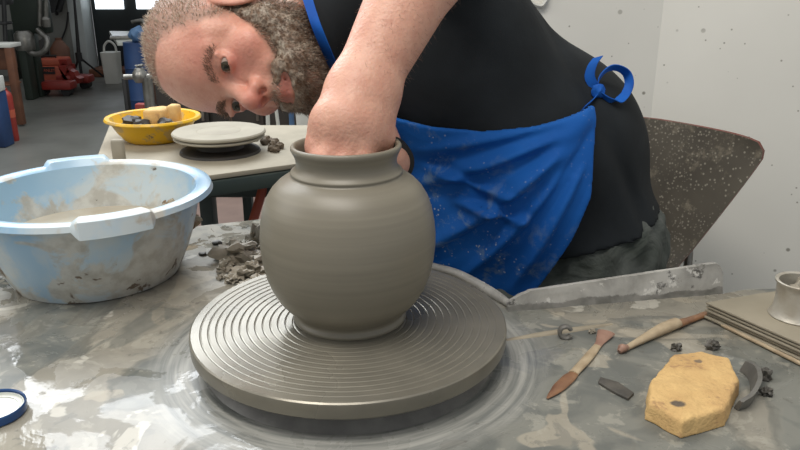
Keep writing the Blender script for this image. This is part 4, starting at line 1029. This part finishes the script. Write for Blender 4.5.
# near white wall, in two slightly angled stretches
cx0, cy0 = .585, 1.735
def wallseg(name, a, b, t=.12, h=3.1):
    a = np.array(a); b = np.array(b); d = b-a; L = np.linalg.norm(d); n = np.array([-d[1], d[0]])/L*t
    V = [(*a, -.02), (*b, -.02), (*(b+n), -.02), (*(a+n), -.02)]; V += [(x, y, h) for x, y, z in V]
    F = [(3, 2, 1, 0), (4, 5, 6, 7), (0, 1, 5, 4), (1, 2, 6, 5), (2, 3, 7, 6), (3, 0, 4, 7)]; struct(name, V, F, M['wall'], smooth=False)
wallseg('wall_right', (-.02, 1.735), (cx0, cy0)); wallseg('wall_right_side', (cx0, cy0), (2.3, .95))
# door with panes
dx0, dx1 = Q(97, 40, YD-.03)[0], Q(165, 40, YD-.03)[0]
v, f = box(((dx0+dx1)/2, YD-.03, 1.1), (dx1-dx0, .06, 2.25), bev=.01); dr = struct('door_1', v, f, M['door_dark'], smooth=False)
for i, (x0, x1, y0, y1) in enumerate(((96, 120, -25, 9), (137, 160, -25, 9))):
    a = Q(x0, y1, YD-.07); b = Q(x1, y0, YD-.07); v, f = box(((a[0]+b[0])/2, YD-.07, (a[2]+b[2])/2), (b[0]-a[0], .02, b[2]-a[2])); o = struct('window_%d' % (i+1), v, f, M['daylight'], smooth=False)
v, f = box(((dx0+dx1)/2, YD-.2, .04), (dx1-dx0, .3, .08), bev=.01); struct('trim_2', v, f, M['brown_wood'], smooth=False)
# ------------------------------------------------ white-topped low table
a = P(109, 31, .5); b = P(138, 31, .5); c = P(134, 42, .5); d = P(117, 42, .5)
wk = thing('low_table', 'low table with a white top in front of the dark door', 'table', ((a[0]+b[0])/2, (a[1]+c[1])/2, 0))
v, f = prism([(d[0], d[1]), (c[0]+.5, c[1]), (b[0]+.5, b[1]), (a[0], a[1])], .47, .5, .004); part('table_top', v, f, M['lid_white'], wk)
for p in (d+np.array([.2, 0, 0]), a+np.array([.25, 0, 0]), c+np.array([.45, 0, 0]), b+np.array([.45, 0, 0])): v, f = box((p[0]+.02, p[1]+(.05 if p[1] < 6.5 else -.05), .235), (.05, .05, .47)); part('leg', v, f, M['brown_wood'], wk)
p = P(131, 39, .5); v, f = box((p[0], p[1], .515), (.32, .1, .025), .3, .004); solo('grey_tool', v, f, M['steel'], 'grey flat tool lying on the white-topped table', 'tool')
# tap like fitting by the door
p = Q(137, 22, 7.2); v, f = tube([p+np.array([-.05, 0, 0]), p+np.array([.05, 0, .01]), p+np.array([.07, 0, -.08]), Q(144, 38, 7.2), Q(144, 90, 7.2)*np.array([1, 1, 0])+np.array([0, 0, .0])], .018, 10, sm=4)
solo('bent_pipe', v, f, M['steel'], 'thin grey bent pipe standing before the dark door beside the man head', 'pipe')
# bag
p = P(113, 74, 0); p[1] = 7.3; p[0] = Q(113, 74, 7.3)[0]
bg = thing('shopping_bag', 'white bag with an arched handle standing by the dark door', 'bag', (p[0], p[1], .0))
zb = Q(113, 52, 7.3)[2]
def tap(c, w0, w1, d0, d1, z0, z1, n=10):
    V = []; F = []
    for j in range(n+1):
        s = j/n; w = w0+(w1-w0)*s; d_ = d0+(d1-d0)*s; z = z0+(z1-z0)*s
        for k in range(24):
            a_ = 2*pi*k/24; ca, sa = math.cos(a_), math.sin(a_); V.append((c[0]+w/2*math.copysign(abs(ca)**.45, ca), c[1]+d_/2*math.copysign(abs(sa)**.45, sa), z))
    for j in range(n):
        for k in range(24): k2 = (k+1) % 24; F.append((j*24+k, j*24+k2, (j+1)*24+k2, (j+1)*24+k))
    F.append(list(range(24))[::-1]); F.append([n*24+k for k in range(24)]); return V, F
w1 = Q(121, 60, 7.3)[0]-Q(104, 60, 7.3)[0]
v, f = tap(p, w1*.85, w1, .14, .17, 0, zb); part('bag_body', v, f, M['white'], bg)
v, f = tube([np.array([p[0]-.06, p[1], zb-.01]), np.array([p[0]-.05, p[1], zb+.06]), np.array([p[0], p[1], zb+.1]), np.array([p[0]+.05, p[1], zb+.06]), np.array([p[0]+.06, p[1], zb-.01])], .011, 8, sm=6); part('handle', v, f, M['white'], bg)
# blue drum + pale cloth
p = Q(138, 70, 5.6); zt_ = Q(135, 42, 5.6)[2]; v, f = lathe([(0, 0), (.09, 0), (.094, .02), (.09, .12), (.094, .13), (.09, .14), (.09, zt_*.65), (.094, zt_*.66), (.09, zt_*.68), (.085, zt_), (0, zt_)], (p[0], 5.6, 0), 40)
solo('blue_drum', v, f, M['blue'], 'dark blue drum standing behind the grey pipe stand', 'drum', sharp=30)
v, f = blob((p[0]+.03, 5.6, zt_+.05), (.06, .06, .06), .35, 1.6, 4, 3); solo('blue_cloth', v, f, M['blue2'], 'paler blue crumpled cloth lying on top of the blue drum', 'cloth')
# grey pipe stand
ys = 3.1
st = thing('pipe_stand', 'grey metal pipe stand with a clamp joint behind the yellow bowl', 'stand', (Q(146, 90, ys)[0], ys, 0))
pt = Q(147, 77, ys); v, f = tube([np.array([pt[0], ys, 0.0]), pt], .022, 20); part('upright', v, f, M['steel'], st)
v, f = tube([Q(124, 77, ys), Q(163, 76, ys)], .011, 14); part('crossbar', v, f, M['steel'], st)
v, f = lathe([(0, -.028), (.02, -.026), (.03, -.01), (.03, .012), (.022, .022), (.018, .032), (0, .036)], tuple(Q(140, 76, ys)), 28); part('clamp', v, f, M['steel'], st)
v, f = tube([Q(140, 70, ys), Q(136, 66, ys), Q(143, 65, ys)], .006, 8); part('clamp_lever', v, f, M['steel'], st)
v, f = lathe([(0, 0), (.12, 0), (.12, .01), (.03, .02), (0, .02)], (pt[0], ys, 0), 32); part('base_plate', v, f, M['steel'], st)
p = Q(136, 100, 3.6); v, f = box((p[0]+.02, 3.6, .22), (.05, .04, .44), 0, .01); solo('red_box', v, f, M['red'], 'narrow red box on the floor behind the yellow bowl', 'box')
p = Q(125, 95, 3.7); v, f = box((p[0]-.01, 3.75, .27), (.02, .04, .54), 0, .004); solo('black_panel', v, f, M['black'], 'thin black panel standing left of the red box', 'panel')
# dark cabinet behind the bench with things on/before it
cx_a, cx_b = Q(158, 120, 3.8)[0], -.13
cb = thing('dark_cabinet', 'low dark brown cabinet behind the bench, below the man face', 'cabinet', ((cx_a+cx_b)/2, 4.0, 0))
v, f = box(((cx_a+cx_b)/2, 4.0, .30), (cx_b-cx_a, .4, .56), 0, .006); part('carcass', v, f, M['dark'], cb)
for k in range(4):
    xx = cx_a+(k+.5)/4*(cx_b-cx_a); v, f = box((xx, 3.79, .32), ((cx_b-cx_a)/4-.02, .02, .44), 0, .004); d_ = part('door', v, f, M['dark'], cb); v, f = box((xx+.1, 3.775, .36), (.015, .015, .08), 0, .003); part('handle', v, f, M['steel'], d_)
v, f = box(((cx_a+cx_b)/2, 3.77, .03), (cx_b-cx_a, .06, .06)); part('plinth', v, f, M['brown_wood'], cb)
v, f = prism([(-1.5, 2.3), (-.05, 2.3), (-.05, 3.65), (-1.5, 3.65)], 0, .008); solo('floor_mat', v, f, M['mat'], 'brown mat on the floor under the bench', 'mat')
p = Q(236, 192, 3.5); v, f = box((p[0], 3.5, .035+.008), (.06, .05, .07), .1, .01); solo('red_crate', v, f, M['red'], 'small red box on the floor under the bench', 'box')
# white tubes, bucket and red strip under the beard
for i, (x0, x1, y0, y1, rr, mm, nm, lab, cat) in enumerate(((267, 268, 92, 124, .007, 'white', 'white_tube', 'leftmost white upright tube seen under the beard', 'tube'), (274, 278, 92, 124, .006, 'white', 'white_tube', 'second white upright tube under the beard, bent at its foot', 'tube'), (290, 292, 92, 126, .009, 'blue2', 'pale_tube', 'pale bluish thicker tube under the beard', 'tube'), (312, 312, 88, 122, .012, 'red', 'red_post', 'dark red upright post seen under the beard', 'post'))):
    a = Q(x0, y0, 2.55); b = Q(x1, y1, 2.55); d_ = a-b; b = a-d_*(a[2]/(d_[2]) if abs(d_[2]) > 1e-6 else 1); b[2] = .008
    v, f = tube([a, b], rr, 10); solo(nm, v, f, M[mm], lab, cat)
p = Q(296, 118, 2.45); v, f = tube([p, Q(306, 121, 2.4), Q(314, 126, 2.35), Q(318, 150, 2.35)], [.006, .009, .009, .007], 10, sm=5)
v2 = [(a_, b_, c_) for a_, b_, c_ in v]; 
bk_ = Q(318, 110, 2.75)
v3, f3 = lathe([(0, 0), (.09, 0), (.11, .56), (.115, .565), (.115, .575), (.10, .575), (0, .57)], (bk_[0]+.02, 2.8, .008), 40); solo('white_bin', v3, f3, M['white'], 'tall off-white bin behind the bench, seen under the beard', 'bin', sharp=30)
# ------------------------------------------------ tripod
ty = 7.2
tr = thing('tripod', 'thin black light tripod standing in front of the far grey wall', 'tripod', (Q(80, 66, ty)[0], ty, 0))
top = Q(71, -40, ty); hub_ = Q(79, 57, ty)
v, f = tube([hub_, Q(76, 20, ty), top], [.018, .013, .010], 10); part('pole', v, f, M['black'], tr)
v, f = tube([hub_, hub_-np.array([0, 0, .25])], .014, 10); part('lower_pole', v, f, M['black'], tr)
v, f = tube([hub_+np.array([0, 0, .04]), hub_-np.array([0, 0, .04])], .03, 10); part('collar', v, f, M['black'], tr)
for (qx, qy) in ((71, 72), (82, 73), (108, 80)):
    e = P(qx, qy, .01); e = Q(qx, qy, 0) if False else e
    if e[1] > 7.5: e = np.array([e[0]*7.5/e[1], 7.5, .01])
    v, f = tube([hub_, e], .010, 8); part('leg', v, f, M['black'], tr)
# ------------------------------------------------ coat and cable on wall
a = Q(57, 8, YB-.08)
V, F = [], []
def sil(pts, y, th, mat, nm, lab, cat):
    pl_ = [Q(px, py, y) for px, py in pts]; bm = bmesh.new(); A = [bm.verts.new((p[0], y-th/2, p[2])) for p in pl_]; B = [bm.verts.new((p[0], y+th/2, p[2])) for p in pl_]; n = len(A)
    bm.faces.new(A); bm.faces.new(B[::-1])
    for i in range(n): bm.faces.new((A[i], B[i], B[(i+1) % n], A[(i+1) % n]))
    bmesh.ops.recalc_face_normals(bm, faces=bm.faces); bmesh.ops.bevel(bm, geom=list(bm.edges), offset=th*.25, segments=2, affect='EDGES'); bm.verts.index_update()
    V = [tuple(v.co) for v in bm.verts]; F = [[v.index for v in f.verts] for f in bm.faces]; bm.free()
    return V, F
v, f = sil([(46, -14), (67, -14), (64, 0), (61, 9), (60, 15), (54, 16), (51, 8), (47, 0)], YB-.07, .12, None, '', '', ''); solo('hanging_coat', v, f, M['black'], 'black coat hanging on the far grey wall left of the tripod', 'coat')
v, f = tube([Q(68, 12, YB-.02), Q(66, 28, YB-.02), Q(60, 44, YB-.02), Q(59, 60, YB-.02)], .008, 6, sm=6); solo('wall_cable', v, f, M['black'], 'thin dark cable hanging down the far grey wall', 'cable')
# ------------------------------------------------ dark green machine
my = 6.3
mc = thing('green_machine', 'tall dark green machine with round hoses at the far left', 'machine', (Q(28, 90, my)[0], my, 0))
def mbox(x0, x1, y0, y1, yy, dep, mat, nm, par, bev=.01):
    a = Q(x0, y1, yy); b = Q(x1, y0, yy); z0 = max(0, a[2]); ym = (max(y0, 0)+y1)/2; xa = Q(x0, ym, yy)[0]; xb = Q(x1, ym, yy)[0]; v, f = box(((xa+xb)/2, yy+dep/2, (z0+b[2])/2), (xb-xa, dep, b[2]-z0), 0, bev); return part(nm, v, f, mat, par)
mbox(10, 46, -50, 34, my, .12, M['machine'], 'head_housing', mc, .02)
mbox(21, 29, 36, 110, my, .12, M['machine'], 'column', mc); mbox(31, 38, 30, 110, my+.15, .1, M['machine'], 'column', mc)
mbox(9, 15, 30, 80, my+.1, .1, M['machine'], 'side_frame', mc)
for q in (40, 46): v, f = tube([Q(q, 26, my-.05), Q(q, -50, my-.05)], .018, 10); part('rod', v, f, M['steel'], mc)
v, f = lathe([(0, 0), (.03, 0), (.035, .06), (.02, .08), (0, .08)], tuple(Q(47, 27, my-.05)), 20); part('rod_foot', v, f, M['steel'], mc)
hp_ = [Q(26, 45, my-.12), Q(30, 52, my-.14), Q(38, 54, my-.15), Q(46, 49, my-.15), Q(47, 40, my-.13), Q(42, 34, my-.1), Q(38, 30, my-.06)]
v, f = tube(hp_, .022, 12, sm=6); part('hose', v, f, M['steel'], mc, label='pale grey curved hose')
v, f = lathe([(0, 0), (.07, 0), (.075, .02), (.075, .12), (.05, .15), (0, .15)], tuple(Q(26, 50, my-.12)), 24); part('hose_joint', v, f, M['steel'], mc)
# ------------------------------------------------ toolbox and pallet jack
yy = 7.1
tx = thing('toolbox', 'orange toolbox with a dark lettered label, on the floor at the back left', 'toolbox', (Q(49, 80, yy)[0], yy, 0))
mbox(37, 61, 66, 84, yy, .25, M['orange'], 'case', tx, .02); mbox(37, 61, 59, 66, yy+.01, .23, M['orange'], 'lid', tx, .015); 
a = Q(41, 74, yy-.008); b = Q(54, 67, yy-.008); v, f = box(((a[0]+b[0])/2, yy-.004, (a[2]+b[2])/2), (b[0]-a[0], .012, b[2]-a[2])); part('label_plate', v, f, M['black'], tx, label='dark label with pale letters')
fc = bpy.data.curves.new('lettering', 'FONT'); fc.body = 'STANLEY'; fc.size = .036; fc.extrude = .002; fc.align_x = 'CENTER'; fc.align_y = 'CENTER'
fo = bpy.data.objects.new('lettering_src', fc); COL.objects.link(fo); bpy.context.view_layer.update()
dg = bpy.context.evaluated_depsgraph_get(); mt_ = bpy.data.meshes.new_from_object(fo.evaluated_get(dg)); bpy.data.objects.remove(fo)
mt_.transform(Matrix.Translation(((a[0]+b[0])/2, yy-.014, (a[2]+b[2])/2)) @ Matrix.Rotation(pi/2, 4, 'X')); mt_.transform(Matrix.Translation(-origin(tx))); mt_.materials.clear(); mt_.materials.append(M['orange'])
lo_ = bpy.data.objects.new('lettering', mt_); COL.objects.link(lo_); lo_.parent = tx
v, f = tube([Q(42, 59, yy+.1), Q(42, 56, yy+.1), Q(56, 56, yy+.1), Q(56, 59, yy+.1)], .012, 8); part('handle', v, f, M['black'], tx)
pj = thing('pallet_truck', 'red hand pallet truck on the floor before the far wall', 'pallet truck', (Q(62, 82, 6.7)[0], 6.7, 0))
for yj in (6.55, 6.95):
    a = Q(47, 82, 6.7)[0]; b = Q(81, 82, 6.7)[0]; v, f = box(((a+b)/2, yj, .09), (b-a, .16, .07), 0, .02); part('fork', v, f, M['red'], pj)
v, f = sil([(62, 84), (80, 83), (82, 78), (77, 76), (73, 74), (69, 66), (66, 59), (63, 59), (65, 68), (63, 76)], 6.75, .2, None, '', '', ''); part('frame_housing', v, f, M['red'], pj)
for x_ in (50, 74):
    for yj in (6.55, 6.95): c_ = Q(x_, 82, 6.7); v, f = tube([(c_[0], yj-.05, .04), (c_[0], yj+.05, .04)], .04, 16); part('wheel', v, f, M['black'], pj)
p = Q(40, 60, 7.52); v, f = blob((p[0], 7.52, .0+.2), (.09, .08, .2), .4, 1.8, 5, 3, floor=0); solo('dark_sack', v, f, M['dark'], 'small dark sack on the floor behind the toolbox', 'sack')
p = Q(57, 46, 7.5); zt2 = p[2]; v, f = lathe([(0, 0), (.09, 0), (.09, .3), (.05, .36), (.03, .38), (.03, max(.4, zt2)), (0, max(.4, zt2))], (p[0], 7.55, 0), 24); solo('brown_bottle', v, f, M['brown_wood'], 'brown container with a thin neck behind the toolbox', 'bottle')
# ------------------------------------------------ shelves at left edge
sy = 5.2
sh = thing('wooden_shelf', 'brown wooden shelf unit with a white top at the far left edge', 'shelf', (Q(6, 100, sy)[0], sy, 0))
mbox(-30, 10, 44, 48, sy, .16, M['white'], 'top_board', sh, .004); mbox(10, 17, 48, 125, sy, .05, M['brown_wood'], 'side_post', sh, .004); mbox(-30, 10, 48, 70, sy+.05, .1, M['brown_wood'], 'drawer_box', sh); mbox(-30, 12, 84, 86, sy, .14, M['brown_wood'], 'shelf_board', sh, .004)
fr_ = thing('dark_rack', 'black metal rack above the wooden shelf at the far left edge', 'rack', (Q(2, 40, sy+.2)[0], sy+.2, 0))
za = Q(0, 44, sy)[2]
for q in (-12, 6):
    a = Q(q, 44, sy+.2); b = Q(q-4, -40, sy+.2); a[2] = za; v, f = tube([a, b], .016, 8); part('upright', v, f, M['black'], fr_)
mbox(-14, 7, -8, 5, sy+.22, .1, M['black'], 'shelf_box', fr_); mbox(-14, 6, 22, 25, sy+.18, .1, M['black'], 'shelf_board', fr_)
p = Q(8, 108, 4.75); zt3 = Q(8, 88, 4.75)[2]; rb_ = thing('red_canister', 'red canister on the floor below the wooden shelf', 'canister', (p[0], 4.75, 0))
v, f = lathe([(0, 0), (.034, 0), (.036, .01), (.036, zt3-.05), (.03, zt3-.03), (.014, zt3-.015), (.014, zt3), (0, zt3)], (p[0], 4.75, 0), 24); part('body', v, f, M['red'], rb_)
v, f = lathe([(.0365, zt3*.45), (.0372, zt3*.45), (.0372, zt3*.6), (.0365, zt3*.6)], (p[0], 4.75, 0), 24); part('label_band', v, f, M['orange'], rb_)
p = Q(2, 110, 4.6); v, f = box((p[0]-.02, 4.6, .17), (.07, .12, .34), 0, .008); solo('blue_carton', v, f, M['blue'], 'dark blue carton left of the red canister', 'box')
v, f = box((p[0]-.02, 4.6, .385), (.08, .12, .09), .1, .008); solo('white_carton', v, f, M['white'], 'white carton lying on top of the dark blue carton', 'box')
# ------------------------------------------------ white hook-shaped strip on the near wall
hk = [Q(520, -6, 1.728), Q(530, 2, 1.727), Q(540, 6, 1.727), Q(545, 2, 1.727), Q(548, -6, 1.728)]
v, f = tube(hk, [.007, .008, .008, .007, .006], 10, .6, sm=6); solo('white_strap', v, f, M['white'], 'white plastic strap hanging on the white wall above the potter back', 'strap')
# ------------------------------------------------ light
w = bpy.data.worlds.new('world'); sc.world = w; w.use_nodes = True; bgn = w.node_tree.nodes['Background']; bgn.inputs[0].default_value = (.93, .96, 1, 1); bgn.inputs[1].default_value = .50
def area(name, loc, target, size, size_y, e, col=(1, 1, 1)):
    l = bpy.data.lights.new(name, 'AREA'); l.shape = 'RECTANGLE'; l.size = size; l.size_y = size_y; l.energy = e; l.color = col
    o = bpy.data.objects.new(name, l); COL.objects.link(o); o.location = loc; d = Vector(target)-Vector(loc); o.rotation_euler = d.to_track_quat('-Z', 'Y').to_euler(); return o
area('window_light', (-1.4, 4.0, 3.45), (-.4, 1.0, .6), 3.7, 2.5, 235, (.93, .97, 1))
area('ceiling_light', (-.35, .25, 2.6), (-.05, .8, .7), 1.3, .5, 30, (1, .95, .88))
area('side_light', (-2.4, .9, 2.0), (0, 1.0, .8), 1.6, 1.4, 18, (1, .98, .95))  # unseen soft area light from the left, no window built there
sc.view_settings.view_transform = 'Standard'; sc.view_settings.look = 'None'; sc.view_settings.exposure = 0; sc.view_settings.gamma = 1; sc.view_settings.use_curve_mapping = False
